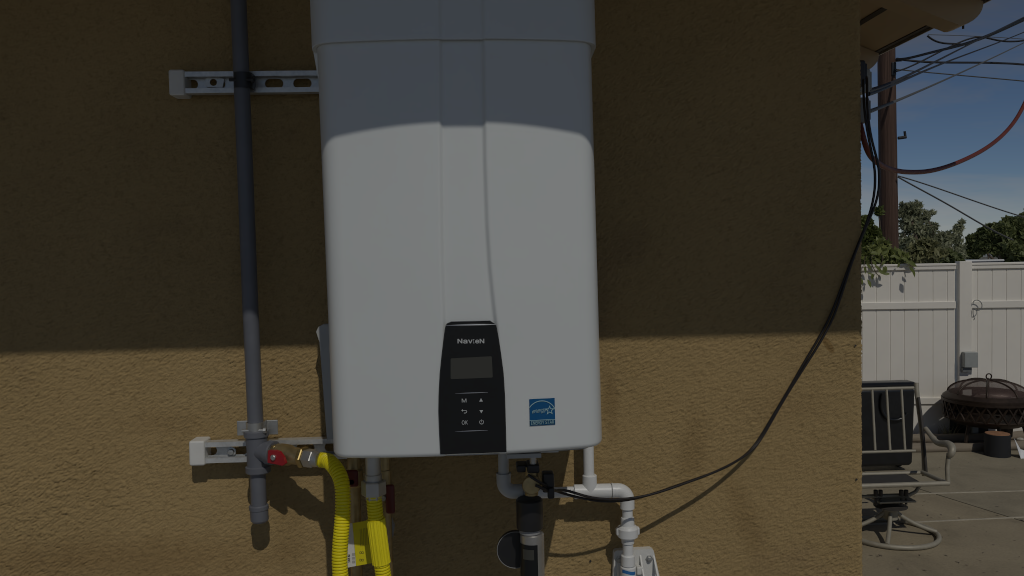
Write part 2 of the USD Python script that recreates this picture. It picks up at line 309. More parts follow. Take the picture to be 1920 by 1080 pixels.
addslab([(.86, yj2(.86)), (xo(yj2(3.7)), yj2(3.7)), (xo(yj1(3.5)), yj1(3.5)), (.86, yj1(.86))])
addslab([(xo(yj2(3.7)), yj2(3.7)), (8, yj2(8)), (8, yj1(8)), (xo(yj1(3.5)), yj1(3.5))])
addslab([(.86, yj1(.86)), (xo(4.468), 4.468), (xo(5.83), 5.83), (.86, 5.9)])
addslab([(xo(4.468), 4.468), (8, yj1(8)), (8, 5.6), (xo(5.83), 5.83)])
mj = [tube([(x, f(x), -.006) for x in np.linspace(.9, 8, 40)], .0125, 6, squash=1) for f in (yj1, yj2)]
part(patio, 'mortar_joint', mj[0], 'mortar'); part(patio, 'mortar_joint', mj[1], 'mortar')
part(patio, 'slab_bed', bx(.87, 8, -3, 5.6, -.029, -.02), 'fascia_dark', smooth=False)

# ---------------------------------------------------------------- house: stucco wall
XC = 0.819          # the corner
EZ, EO, EX = 2.585, .804, 1.49     # eave height, overhang at the front, eave line at the side
PITCHR = .40
house = thing('house', 'tan stucco house wall and corner eave that the white heater hangs on', 'house', (0, 0, 0))
def stucco_h(p):
    q = np.asarray(p)*1.0; N = meshkit.noise
    ang = 1.2*(N(q*6, 21)-.5); ca, sa = np.cos(ang), np.sin(ang)
    q = np.stack([q[:, 0]*ca-q[:, 2]*sa, q[:, 1], q[:, 0]*sa+q[:, 2]*ca], 1) if False else q
    w = q + .006*np.stack([N(q*60, 5)-.5, 0*q[:, 0], N(q*60, 15)-.5], 1)
    b = N(w*np.array([265, 265, 350]), 2); c = N(w*np.array([100, 100, 135]), 3); d = N(w*430, 4); e = N(w*9, 9); e2 = N(w*2.2, 19)
    rid = 1-np.abs(2*N(w*np.array([225, 225, 300]), 6)-1)
    amp = .35 + .55*e + .45*e2
    return amp*(.0018*b + .0012*(c-.5) + .0022*rid**2.5 + .0018*d) + .0005*d
def wall_sheet(s0, s1, z0, z1, st):
    s = np.arange(s0, s1+st/2, st); z = np.arange(z0, z1+st/2, st)
    r = .014; arc = r*np.pi/2; sc = XC-r
    X = np.where(s < sc, s, np.where(s < sc+arc, sc+r*np.sin(np.clip((s-sc)/r, 0, np.pi/2)), XC))
    Y = np.where(s < sc, 0, np.where(s < sc+arc, r-r*np.cos(np.clip((s-sc)/r, 0, np.pi/2)), r+(s-sc-arc)))
    th = np.clip((s-sc)/r, 0, np.pi/2); NX, NY = np.sin(th), -np.cos(th)
    S, Z = np.meshgrid(s, z, indexing='ij'); h = stucco_h(np.stack([S.ravel(), 0*S.ravel(), Z.ravel()], 1)).reshape(S.shape)
    V = np.stack([X[:, None]+NX[:, None]*h, Y[:, None]+NY[:, None]*h, Z], -1)
    return grid(V)
w1 = wall_sheet(-1.32, XC+.055, 1.16, 2.46, .00215)
def quadx(pts): return trimesh.Trimesh(np.array(pts, float), [[0, 1, 2], [0, 2, 3]], process=False)
ws = [quadx([(-5, 0, 0), (-1.32, 0, 0), (-1.32, 0, 2.9), (-5, 0, 2.9)]), quadx([(-1.32, 0, 0), (XC, 0, 0), (XC, 0, 1.16), (-1.32, 0, 1.16)]), quadx([(-1.32, 0, 2.46), (XC, 0, 2.46), (XC, 0, 2.75), (-1.32, 0, 2.75)]),
      quadx([(XC, .03, 0), (XC, 7, 0), (XC, 7, 2.75), (XC, .03, 2.75)]), quadx([(-5, 7, 0), (-5, 0, 0), (-5, 0, 2.75), (-5, 7, 2.75)]), quadx([(XC, 7, 0), (-5, 7, 0), (-5, 7, 2.75), (XC, 7, 2.75)])]
part(house, 'wall', cat_([w1]+ws), 'stucco', smooth=True)
# hip roof: soffit boards (sloping), roof covering above, fascia, rafter tails
RB = EZ                            # underside of the roof boards at the eave
def rz_front(y): return RB + (y+EO)*PITCHR
def rz_side(x): return RB + (EX-x)*PITCHR
T = .02
def slab4(pts, t):
    a = np.array(pts, float); b = a + [0, 0, t]; v = np.vstack([a, b]); n = len(a)
    m = trimesh.convex.convex_hull(v); return m
hx = EX - 2.2; hy = -EO + 2.2      # hip runs up and back at 45 degrees in plan
def offs(p, d): return [(x+(d if x > 1 else 0), y-(d if y < 0 else 0), z-d*PITCHR*(1 if (x > 1 or y < 0) else 0)) for x, y, z in p]
FR = [(-5.3, -EO, RB), (EX, -EO, RB), (hx, hy, rz_front(hy)), (-5.3, hy, rz_front(hy))]
SD = [(EX, -EO, RB), (EX, 7.4, RB), (hx, 7.4, rz_side(hx)), (hx, hy, rz_side(hx))]
part(house, 'soffit', slab4(offs(FR, -.03), T), 'eave_paint', smooth=False); part(house, 'soffit', slab4(offs(SD, -.03), T), 'eave_paint', smooth=False)
up = np.array([0, 0, T+.003])
part(house, 'roof', cat_(slab4(np.array(FR)+up, .022), slab4(np.array(SD)+up, .022), slab4([(-5.3, hy, rz_front(hy)+.02), (hx, hy, rz_front(hy)+.02), (hx, 7.4, rz_front(hy)+.02), (-5.3, 7.4, rz_front(hy)+.02)], .03)), 'shingle', smooth=False)
part(house, 'starter_strip', cat_(bx(EX-.028, EX-.006, -EO, 7.4, RB+.009, RB+.0215), bx(-5.3, EX-.03, -EO+.006, -EO+.028, RB+.009, RB+.0215)), 'fascia_dark', smooth=False)
part(house, 'drip_edge', cat_(bx(EX-.0055, EX-.002, -EO, 7.4, RB+.002, RB+.0215), bx(-5.3, EX-.006, -EO+.002, -EO+.0055, RB+.002, RB+.0215)), 'drip_metal', smooth=False)
# open joint between two soffit boards
jx = 1.325; zj = lambda x: rz_side(x)-.0035
part(house, 'board_joint', slab4([(jx-.008, .80, zj(jx-.008)), (jx+.008, .80, zj(jx+.008)), (jx+.008, 1.08, zj(jx+.008)), (jx-.008, 1.08, zj(jx-.008))], .0025), 'fascia_dark', smooth=False)
def tail(y, w=.075, x_in=XC-.02, h=.097):
    zs = lambda x: rz_side(x)-.002
    nose = [(1.474, zs(1.474)), (1.474, 2.576), (1.471, 2.566), (1.465, 2.555), (1.456, 2.545), (1.445, 2.536), (1.430, 2.528), (1.414, 2.5235), (1.404, 2.5235), (1.385, 2.531)]
    pl = Polygon([(x_in, zs(x_in))]+nose+[(1.37, rz_side(1.37)-h), (x_in, rz_side(x_in)-h)]).buffer(0)
    return frame_on(ext(pl, w), (0, y+w, 0), (1, 0, 0), (0, 0, 1), (0, -1, 0))
for yy in (.63, 1.23, 1.83, 2.43, 3.03): part(house, 'rafter_tail', tail(yy), 'eave_paint', smooth=25)
part(house, 'nail', cyl(A(1806, 46, .66), A(1806, 46, .66)-[0, 0, .012], .003, 8), 'fascia_dark')

# ---------------------------------------------------------------- water heater
HW = .22; ZMID = A(870, 460, -.36)[2]; YF = -.36; YB = -.035; BOW = 2.1
ZB = A(870, 856, YF)[2]; ZS = A(870, 72, -.368)[2]; ZT = ZS+.30
def yfront(x): return YF + np.asarray(x)**2/BOW
def outline():
    xs = np.arange(-.186, .1861, .002); front = np.stack([xs, yfront(xs)], 1)
    t = np.linspace(0, 1, 18)[1:, None]
    p0 = front[-1]; tan = np.array([1, 2*.186/BOW]); c = np.array([HW, p0[1]+tan[1]*(HW-p0[0])]); p2 = np.array([HW, c[1]+.05])
    corner = (1-t)**2*p0 + 2*t*(1-t)*c + t*t*p2
    side = np.stack([np.full(8, HW), np.linspace(p2[1], YB, 9)[1:]], 1)
    right = np.vstack([corner, side]); left = right[::-1]*[-1, 1]
    back = np.stack([np.linspace(HW, -HW, 12)[1:-1], np.full(10, YB)], 1)
    return np.vstack([left, front, right, back])
OUT = outline()
def onorm(o):
    t = np.roll(o, -1, 0)-np.roll(o, 1, 0); n = np.stack([t[:, 1], -t[:, 0]], 1); return n/np.linalg.norm(n, axis=1, keepdims=True)
ON = onorm(OUT)
gl = np.array([[A(x, y, YF)[2], A(x, y, YF)[0]] for x, y in ((826, 70), (827, 300), (829, 480), (833, 604), (836, 860))])[::-1]
gr = np.array([[A(x, y, YF)[2], A(x, y, YF)[0]] for x, y in ((905, 0), (906, 80), (909, 300), (913, 420), (918, 500), (924, 560), (931, 620), (934, 700), (936, 860))])[::-1]
def recess(x, z, d=.0058, wl=.0075, wr=.0075):
    L = np.interp(z, gl[:, 0], gl[:, 1]); R = np.interp(z, gr[:, 0], gr[:, 1])
    s = lambda t: (lambda u: u*u*(3-2*u))(np.clip(t, 0, 1))
    return d*s((x-L+wl/2)/wl)*s((R-x+wr/2)/wr)
def shell(z_rows, off_rows, rec=1.0, base_off=0.0, cap_bottom=True, cap_top=True, zshift=None, zero=None):
    rows = []
    front = (OUT[:, 1] < YF+.06)
    for z, o in zip(z_rows, off_rows):
        xy = OUT + ON*(base_off-o); zz = np.full(len(xy), z)
        # the case hangs a hair out of plumb
        xy[:, 0] = 1.017*xy[:, 0] - .0125*(z-ZMID)
        zz += .012*xy[:, 0]*np.clip((ZMID-z)/(ZMID-ZB), 0, 1)
        if rec > 0: xy[:, 1] += np.where(front, rec*recess(xy[:, 0], z), 0)
        if zshift is not None: zz = zz + zshift
        rows.append(np.column_stack([xy, zz]))
    V = np.array(rows); n, m = V.shape[:2]; V = np.concatenate([V, V[:, :1]], 1); g = grid(V)
    ms = [g]
    for ok, row, flip in ((cap_bottom, V[0], True), (cap_top, V[-1], False)):
        if ok:
            c = row[:-1].mean(0); v = np.vstack([row[:-1], c]); j = np.arange(m); f = np.stack([j, (j+1) % m, np.full(m, m)], 1)
            ms.append(trimesh.Trimesh(v, f[:, ::-1] if flip else f, process=False))
    return cat_(ms)
heater = thing('water_heater', 'white wall-hung tankless water heater with a black control panel', 'water heater', (0, 0, ZB))
R0 = .008; th = np.linspace(0, np.pi/2, 9)
zr = np.r_[ZB + R0*(1-np.sin(th[::-1])), np.linspace(ZB+R0, ZS+.03, 150)[1:]]
of = np.r_[(R0*(1-np.cos(th[::-1])))*1.0, np.zeros(149)]
fc = shell(zr, of); part(heater, 'front_cover', fc, 'heater_white', smooth=50)
# cap over the top: a little wider, its rim running down behind at the sides
zsh = -.055*np.clip((OUT[:, 1]-(YF+.075))/.05, 0, 1)*np.where(OUT[:, 0] < 0, 1, .12)
zr = np.r_[ZS+.02, ZS+.0005, ZS, ZS+.0008, np.linspace(ZS+.004, ZT-.02, 40), ZT-.008, ZT]
of = np.r_[.0074, .0073, .0004, 0, np.zeros(40), .004, .016]
part(heater, 'top_cover', shell(zr, of, rec=.75, base_off=.0078, cap_bottom=False, zshift=zsh), 'heater_cap', smooth=40)
inn = Polygon(OUT).buffer(-.012)
m = ext(inn, .012); m.apply_translation((0, 0, ZB-.0012)); part(heater, 'base_plate', m, 'bracket_white', smooth=20)
pl = A(950, 850, -.2), A(1012, 846, -.2)
part(heater, 'base_plate', bx(A(948, 850, -.27)[0], A(1009, 850, -.27)[0], -.335, -.12, ZB-.012, ZB-.005, 0), 'bracket_white', smooth=False)
# tapered side bracket standing off the wall at the left
q = lambda pts, y: Polygon([(A(a, b, y)[0], A(a, b, y)[2]) for a, b in pts])
part(heater, 'side_bracket', wall_ext(q([(599, 640), (645, 640), (660, 822), (613, 824)], -.075), -.06, .015), 'bracket_white', smooth=20)
part(heater, 'bracket_cap', wall_ext(q([(593, 622), (597, 613), (606, 608), (640, 608), (645, 641), (599, 641)], -.075), -.058, .018), 'bracket_white', smooth=20)
# control panel: curved plate set on the cover, narrower and rounded at the top
zt_p = A(880, 603, YF)[2]; 
pl_ = np.array([[A(x, y, YF)[2], A(x, y, YF)[0]] for x, y in ((846, 603), (838.5, 605.5), (835, 611), (832, 632), (828, 665), (824.5, 700), (822.5, 740), (822, 770), (823.5, 810), (825.5, 851))])[::-1]
pr_ = np.array([[A(x, y, YF)[2], A(x, y, YF)[0]] for x, y in ((919, 603), (927, 605.5), (931, 611), (935, 632), (940, 665), (944.5, 700), (947, 740), (948, 770), (949, 810), (950, 851))])[::-1]
zz = np.r_[np.linspace(pl_[0, 0], pl_[-4, 0], 60), np.linspace(pl_[-4, 0], pl_[-1, 0], 10)[1:]]
def prow(z, inset, d):
    L, R = np.interp(z, pl_[:, 0], pl_[:, 1])+inset, np.interp(z, pr_[:, 0], pr_[:, 1])-inset
    x = np.linspace(L, R, 40); return np.stack([x, yfront(x)-d, np.full(40, z)], 1)
def panel_sheet(d, inset): return np.array([prow(z, inset, d) for z in zz])
Vf = panel_sheet(.0035, .0012); Vb = panel_sheet(-.007, 0); Vm = panel_sheet(.0022, 0)
def ringof(V): return np.vstack([V[0, :], V[1:, -1], V[-1, -2::-1], V[-2:0:-1, 0]])
rf, rm, rb = ringof(Vf), ringof(Vm), ringof(Vb)
sk = grid(np.array([np.vstack([r_, r_[:1]]) for r_ in (rb, rm, rf)])); fr = grid(Vf)
if fr.face_normals[:, 1].mean() > 0: fr.invert()
pm = cat_(fr, sk); pm.fix_normals() if False else None
panel = part(heater, 'control_panel', pm, 'panel_black', smooth=40)
yp = lambda x: yfront(x)-.0035
def on_panel(poly, lift=.0006, thick=.0006):
    """flat print lifted a hair from the curved panel; poly in (x, z) metres"""
    m = ext(poly, thick); v = m.vertices.copy(); m.vertices = np.stack([v[:, 0], yp(v[:, 0])-lift-v[:, 2]+thick, v[:, 1]], 1); m.invert() if m.volume < 0 else None; return m
def pan(px, py): a = A(px, py, YF-.004); return a[0], a[2]
def text_on(s, px, py, h, wpx=None, bold=False, shear=0):
    t = meshkit.text_mesh(s, h, .0005, bold); x, z = pan(px, py); v = t.vertices
    w = v[:, 0].max()-v[:, 0].min(); k_ = 1.0
    if wpx: k_ = (pan(px+wpx, py)[0]-x)/w
    X = x + (v[:, 0]-v[:, 0].min())*k_ + shear*v[:, 1]; Z = z + v[:, 1]
    t.vertices = np.stack([X, yp(X)-.0003-v[:, 2], Z], 1); t.invert() if t.volume < 0 else None; return t
part(panel, 'lettering', cat_(text_on('N', 858, 643.5, .0066, 9, True), text_on('a', 868.5, 643.5, .0070, 8, True), text_on('v', 878, 643.5, .0072, 8, True), text_on('I', 887.5, 643.5, .0062, 1.8, True), text_on('e', 891, 643.5, .0070, 7.5, True), text_on('N', 899.5, 643.5, .0066, 8.5, True)), 'mark_grey', smooth=False)
c = [pan(*a) for a in ((845, 672), (922, 668), (924, 708), (845, 711))]
part(panel, 'display', on_panel(Polygon(c).buffer(-.002).buffer(.002)), 'lcd', smooth=False)
u = A(871, 700, YF)[0]-A(870, 700, YF)[0]     # metres per photo pixel on the panel
def mark(poly): return part(panel, 'button_mark', on_panel(poly), 'mark_grey', smooth=False)
part(panel, 'button_mark', text_on('M', 866, 754.5, .0058, 8.5), 'mark_grey', smooth=False)
part(panel, 'button_mark', text_on('OK', 866, 796, .0063, 11), 'mark_grey', smooth=False)
ux, uz = pan(902, 753); mark(Polygon([(ux-3.4*u, uz), (ux+3.4*u, uz), (ux, uz+6.4*u)]))
ux, uz = pan(902.5, 774); mark(Polygon([(ux-3.4*u, uz), (ux+3.4*u, uz), (ux, uz-6*u)][::-1]) if False else Polygon([(ux, uz-1*u), (ux+3.4*u, uz+5*u), (ux-3.4*u, uz+5*u)]))
ux, uz = pan(871, 771.5)
arr = LineString([(ux-4*u, uz+2*u), (ux+1.5*u, uz+2*u), (ux+3.8*u, uz+1*u), (ux+4.3*u, uz-.6*u), (ux+3.5*u, uz-2.2*u), (ux+1.6*u, uz-3*u), (ux-.8*u, uz-3*u)]).buffer(.55*u)
mark(unary_union([arr, Polygon([(ux-6*u, uz+2*u), (ux-3*u, uz+4.4*u), (ux-3*u, uz-.4*u)])]))
ux, uz = pan(903, 791.5)
ring = Point(ux, uz).buffer(4.2*u).difference(Point(ux, uz).buffer(3.2*u)).difference(sbox(ux-1.8*u, uz+1.5*u, ux+1.8*u, uz+6*u)).union(sbox(ux-.5*u, uz-.2*u, ux+.5*u, uz+4.8*u)); mark(ring)
def ridge(px0, px1, py0, py1, r):
    p0, p1 = A(px0, py0, YF-.0045), A(px1, py1, YF-.0045); xs = np.linspace(p0[0], p1[0], 30)
    taper = np.sin(np.linspace(.25, np.pi-.25, 30))
    return tube(np.stack([xs, yp(xs)+.0002, np.linspace(p0[2], p1[2], 30)], 1), r*taper, 10)
part(panel, 'trim_line', ridge(836, 930, 610.5, 608.5, .0021), 'trim_chrome')
part(panel, 'trim_line', ridge(853, 915, 738, 736, .0009), 'trim_chrome'); part(panel, 'trim_line', ridge(853, 915, 809.5, 807, .0009), 'trim_chrome')
# efficiency sticker
sx0, sz1 = A(992, 747.5, -.352)[0], A(992, 747.5, -.352)[2]; sx1, sz0 = A(1041, 796, -.352)[0], A(1041, 796, -.352)[2]
yst = lambda x: yfront(x)-.0012
def on_front(poly, lift, thick=.0004):
    m = ext(poly, thick); v = m.vertices.copy(); m.vertices = np.stack([v[:, 0], yst(v[:, 0])-lift-v[:, 2], v[:, 1]], 1); m.invert() if m.volume < 0 else None; return m
W, Hh = sx1-sx0, sz1-sz0; bar = sz0+Hh*.19
strip = lambda x0, x1, z0, z1: unary_union([sbox(a, z0, b, z1) for a, b in [(x0, x1)]])
def finestrip(x0, x1, z0, z1, lift):
    xs = np.linspace(x0, x1, 12); V = np.array([[(x, yst(x)-lift, z) for x in xs] for z in (z0, z1)]); g = grid(V)
    if g.face_normals[:, 1].mean() > 0: g.invert()
    return g
sticker = part(heater, 'sticker', finestrip(sx0, sx1, sz0, sz1, .0005), 'star_blue', smooth=False)
part(sticker, 'sticker_band', finestrip(sx0, sx1, sz0, bar, .0008), 'star_dark', smooth=False)
part(sticker, 'sticker_line', finestrip(sx0, sx1, bar, bar+.0009, .0012), 'star_line', smooth=False)
cx, cz = sx0+W*.47, sz0+Hh*.36
arc = Point(cx, cz).buffer(W*.595, 48).difference(Point(cx, cz).buffer(W*.565, 48)).intersection(sbox(sx0, sz0+Hh*.55, sx1, sz1))
part(sticker, 'arc_line', on_front(arc, .0009), 'star_line', smooth=False)
stx, stz, sr = sx0+W*.79, sz0+Hh*.55, W*.2
st = [(stx+(sr if i % 2 == 0 else sr*.42)*math.sin(i*math.pi/5), stz+(sr if i % 2 == 0 else sr*.42)*math.cos(i*math.pi/5)) for i in range(10)]
part(sticker, 'star_outline', on_front(Polygon(st).difference(Polygon(st).buffer(-.0011)), .0009), 'star_line', smooth=False)
def text_front(s, x, z, h, w, shear=0., slope=0.):
    t = meshkit.text_mesh(s, h, .0004); v = t.vertices; k_ = w/(v[:, 0].max()-v[:, 0].min())
    X = x+(v[:, 0]-v[:, 0].min())*k_+shear*v[:, 1]; Z = z+v[:, 1]+slope*(X-x); t.vertices = np.stack([X, yst(X)-.0012-v[:, 2], Z], 1); t.invert() if t.volume < 0 else None; return t
part(sticker, 'lettering', text_front('ENERGY STAR', sx0+W*.05, sz0+Hh*.045, Hh*.125, W*.9), 'star_line', smooth=False)
part(sticker, 'lettering', text_front('energy', sx0+W*.08, sz0+Hh*.47, Hh*.15, W*.56, .45, .09), 'star_line', smooth=False)
# inlet nipples below the heater
def nipple(px, py, y, r, l=.03):
    a = A(px, py, y); return cyl((a[0], y, ZB-l), (a[0], y, ZB-.006), r)
part(heater, 'pipe_socket', nipple(943, 860, -.16, .0165), 'heater_grey'); part(heater, 'pipe_socket', nipple(702, 870, -.2, .0135), 'zinc'); part(heater, 'pipe_socket', nipple(990, 860, -.2, .012, .02), 'zinc')

# ---------------------------------------------------------------- strut channels
def strut(z, x0, x1, name, label, capx, slots):
    D = .041; hh = .0205
    t = thing(name, label, 'strut', ((x0+x1)/2, 0, z-hh))
    # section in (y forward, z)
    w = .0025
    sec = unary_union([sbox(.02, -hh, .02+w, hh), sbox(.02, hh-w, D, hh), sbox(.02, -hh, D, -hh+w), sbox(D-w, hh-.0095, D, hh), sbox(D-w, -hh, D, -hh+.0095), sbox(D-.009, hh-.0095, D, hh-.0095+w), sbox(D-.009, -hh+.0095-w, D, -hh+.0095)])
    rail = sec.difference(sbox(.0, -hh+w, .02+w+1e-4, hh-w))
    m = frame_on(ext(rail, x1-x0), (x0, 0, z), (0, -1, 0), (0, 0, 1), (1, 0, 0)); part(t, 'channel', m, 'galvanized', smooth=20)
    back = sbox(x0, z-hh+w, x1, z+hh-w)
    for s in slots: back = back.difference(LineString([(s-.0085, z), (s+.0085, z)]).buffer(.0092))
    part(t, 'slotted_back', wall_ext(back, -.02, w), 'galvanized', smooth=False)
    c0, c1 = capx
    part(t, 'end_cap', bx(c0, c1, -D-.004, -.001, z-hh-.004, z+hh+.004, .004), 'cap_white', smooth=30)
    return t
z1 = (A(455, 133, -.041)[2]+A(455, 174, -.041)[2])/2; xs = lambda px, py=153: A(px, py, -.022)[0]
s1 = strut(z1, A(322, 150, -.04)[0], .20, 'strut_channel', 'upper slotted steel strut channel behind the top of the grey pipe', (A(317, 150, -.04)[0], A(347, 150, -.04)[0]), [xs(a) for a in (354, 405, 459, 514, 567, 620, 673)])
nt = q([(384, 158), (388, 145), (412, 146), (421, 149), (418, 165), (388, 164)], -.026).buffer(0)
nx, nz = A(401, 155, -.026)[0], A(401, 155, -.026)[2]
part(s1, 'channel_nut', wall_ext(nt.difference(Point(nx, nz).buffer(.0068)), -.0232, .006), 'zinc', smooth=20)
z2 = (A(425, 828, -.041)[2]+A(425, 868, -.041)[2])/2; xs2 = lambda px: A(px, 845, -.022)[0]
s2 = strut(z2, A(360, 845, -.04)[0], .18, 'strut_channel', 'lower steel strut channel behind the red-handled gas valve', (A(355, 845, -.04)[0], A(385, 845, -.04)[0]), [xs2(a) for a in (390, 448, 520, 573, 626)])
a_ = A(435, 846, -.0228); part(s2, 'channel_bolt', lathe_axis([(0, .009), (.004, .009), (.0045, .006), (.009, .005), (.0095, 1e-6)], a_, (0, -1, 0), 12), 'zinc')

# ---------------------------------------------------------------- grey gas pipe
PY = -.06; PR = .0148
pc = lambda px, py, y=PY: A(px, py, y)
gp = thing('gas_pipe', 'dark grey vertical gas pipe strapped to the two struts, ending in a capped stub', 'pipe', pc(484, 975))
part(gp, 'pipe', tube([pc(444, -110), pc(447, 0), pc(459, 300), pc(470, 590), pc(471, 608), pc(480, 815)], PR, 24), 'pipe_grey', smooth=40)
part(gp, 'pipe', cyl(pc(483, 880), pc(486, 960), PR, 24), 'pipe_grey', smooth=40)
ax = pc(484, 880)-pc(480, 805); ax /= np.linalg.norm(ax)
L = np.linalg.norm(pc(484, 886)-pc(480, 806))
tee = lathe_axis([(0, 1e-6), (0, .0215), (.002, .0235), (.012, .0235), (.014, .0205), (L*.5, .0195), (L-.014, .0205), (L-.012, .0235), (L-.002, .0235), (L, .0215), (L, 1e-6)], pc(480, 806), ax, 28)
tc_ = (pc(484, 845)+pc(483, 845))/2
BD = np.array([.88, -.46, -.03]); BD /= np.linalg.norm(BD)
br = lathe_axis([(0, .0185), (.026, .0195), (.028, .0232), (.038, .0232), (.040, .021), (.040, 1e-6)], tc_, BD, 28)
part(gp, 'tee', cat_(tee, br), 'pipe_grey', smooth=35)
part(gp, 'pipe_cap', lathe_axis([(0, 1e-6), (0, .0165), (.002, .0185), (.009, .0185), (.0105, .0172), (.030, .0172), (.034, .014), (.035, 1e-6)], pc(485, 946), pc(487, 975)-pc(485, 946), 24), 'pipe_grey', smooth=35)
# straps
for (px, py, nm, mt_, lb) in ((456, 152, 'pipe_clamp', 'clamp_dark', 'dark painted pipe clamp holding the grey gas pipe to the upper strut'), (479, 805, 'pipe_clamp', 'zinc', 'bright zinc pipe clamp just above the tee on the lower strut')):
    o = pc(px, py); t = thing(nm, lb, 'clamp', o-[0, 0, .0145])
    hw = .0145; a = np.linspace(-np.pi*.02, np.pi*1.02, 24)
    # strap bends round the pipe: section in (x, y)
    ri, ro = PR+.0006, PR+.0026
    sec = Polygon(np.vstack([np.stack([ro*np.cos(a), -ro*np.sin(a)], 1), np.stack([ri*np.cos(a), -ri*np.sin(a)], 1)[::-1]])).buffer(0)
    legs = [sbox(-ro, 0, -ri, -(PY)-.036), sbox(ri, 0, ro, -(PY)-.036)]
    sec = unary_union([sec]+legs)
    m = ext(sec, 2*hw); m.apply_translation((o[0], o[1], o[2]-hw)); part(t, 'strap', m, mt_, smooth=30)
    e = [bx(o[0]+s*(ro+.011)-.011, o[0]+s*(ro+.011)+.011, -.0455, -.0425, o[2]-hw, o[2]+hw, .001) for s in (-1, 1)]
    if py > 500:
        for m in e: part(t, 'strap_ear', m, mt_, smooth=20)
    part(t, 'clamp_screw', cat_(cyl((o[0]-.0225, o[1]-.012, o[2]), (o[0]+.0235, o[1]-.012, o[2]), .003, 10), cyl((o[0]+.0185, o[1]-.012, o[2]), (o[0]+.0235, o[1]-.012, o[2]), .0062, 8)), mt_ if py < 500 else 'zinc', smooth=20)

# ---------------------------------------------------------------- gas valve
v0 = tc_+BD*.0405
gv = thing('gas_valve', 'brass gas ball valve with a red handle screwed into the grey tee', 'valve', v0)
def hexa(d0, d1, r, o=v0, d=BD): return lathe_axis([(d0, 1e-6), (d0, r*.93), (d0+.002, r), (d1-.002, r), (d1, r*.93), (d1, 1e-6)], o, d, 6)
part(gv, 'valve_body', lathe_axis([(0, 1e-6), (0, .0165), (.006, .0175), (.014, .0200), (.036, .0200), (.043, .0165), (.064, .0160), (.064, 1e-6)], v0, BD, 24), 'brass_dull', smooth=35)
part(gv, 'hex_end', hexa(.0005, .010, .0195), 'brass', smooth=False); part(gv, 'hex_end', hexa(.064, .074, .0205), 'brass', smooth=False)
fx = np.array([0.0, -1.0, 0.0]) - BD*np.dot([0, -1.0, 0], BD); fx /= np.linalg.norm(fx); fz = np.cross(BD, fx)
if fz[2] < 0: fz = -fz
hc = v0+BD*.022+fx*.021
part(gv, 'stem', cyl(hc-fx*.004, hc+fx*.010, .0055, 12, .001), 'zinc', smooth=30)
hp = Polygon([(-.013, -.010), (.004, -.0105), (.020, -.0115), (.025, -.008), (.021, .001), (.012, .010), (.003, .0115), (-.012, .010)]).buffer(.002)
hp = hp.difference(Point(-.001, 0).buffer(.005))
part(gv, 'handle', frame_on(ext(hp, .006), hc, BD, fz, fx), 'red_plastic', smooth=25)

# ---------------------------------------------------------------- yellow gas hose
h0 = v0+BD*.074
gh = thing('gas_hose', 'yellow corrugated gas hose looping from the red valve up to the heater inlet', 'hose', (h0[0]+.06, h0[1], 1.0))
part(gh, 'hose_nut', hexa(0, .022, .0175, h0), 'zinc', smooth=False, label='bright steel hose nut beside the red gas valve')
part(gh, 'hose_nut', lathe_axis([(.022, .0155), (.027, .0145), (.034, .0142), (.034, 1e-6)], h0, BD, 18), 'zinc', label='short steel collar between hose nut and yellow hose')
hs = h0+BD*.032
in_top = A(700, 872, -.2)
path = [hs, hs+BD*.018, A(618, 866, -.15), A(636, 890, -.175), A(643, 930, -.19), A(641, 985, -.2), A(637, 1040, -.205), A(640, 1100, -.21), A(656, 1170, -.21), A(690, 1200, -.21), A(722, 1165, -.205), A(722, 1100, -.2), A(712, 1030, -.2), A(704, 965, -.2), A(701, 925, -.2)]
sp = spline(path, 1900); Ls = np.r_[0, np.cumsum(np.linalg.norm(np.diff(sp, axis=0), axis=1))]
part(gh, 'corrugated_tube', tube(sp, .0140-.0030*np.maximum(0, np.sin(Ls/.0054*2*np.pi))**2.2, 20), 'hose_yellow', smooth=60)
up_ = np.array([0, 0, 1.0]); t0 = A(701, 932, -.2)
part(gh, 'hose_nut', lathe_axis([(0, 1e-6), (0, .0135), (.004, .0150), (.010, .0150), (.010, .0205), (.012, .0220), (.034, .0220), (.036, .0205), (.036, 1e-6)], t0-[0, 0, .006], up_, 6), 'zinc', smooth=False, label='grey hex union below the heater inlet')
part(gh, 'union', lathe_axis([(0, .015), (.012, .015), (.013, .0135), (.05, .0135), (.05, 1e-6)], t0+[0, 0, .029], up_, 20), 'zinc', smooth=30)
# ribbed sleeve on the right leg
i0 = int(np.argmin(np.linalg.norm(sp-A(705, 972, -.2), axis=1))); i1 = int(np.argmin(np.linalg.norm(sp-A(715, 1056, -.2), axis=1))); i0, i1 = sorted((i0, i1))
pp, tt, NN, BB = frames(sp[i0:i1:4]); seg = 72; an = np.linspace(0, 2*np.pi, seg, endpoint=False); rr = .0158+.0006*np.sign(np.sin(an*18))
V = pp[:, None]+rr[None, :, None]*(np.cos(an)[None, :, None]*NN[:, None]+np.sin(an)[None, :, None]*BB[:, None]); V = np.concatenate([V, V[:, :1]], 1)
part(gh, 'ribbed_sleeve', grid(V) if False else cat_(grid(V), tube(pp[[0, 1]], .0156, 24), tube(pp[[-2, -1]], .0156, 24)), 'hose_yellow', smooth=30)
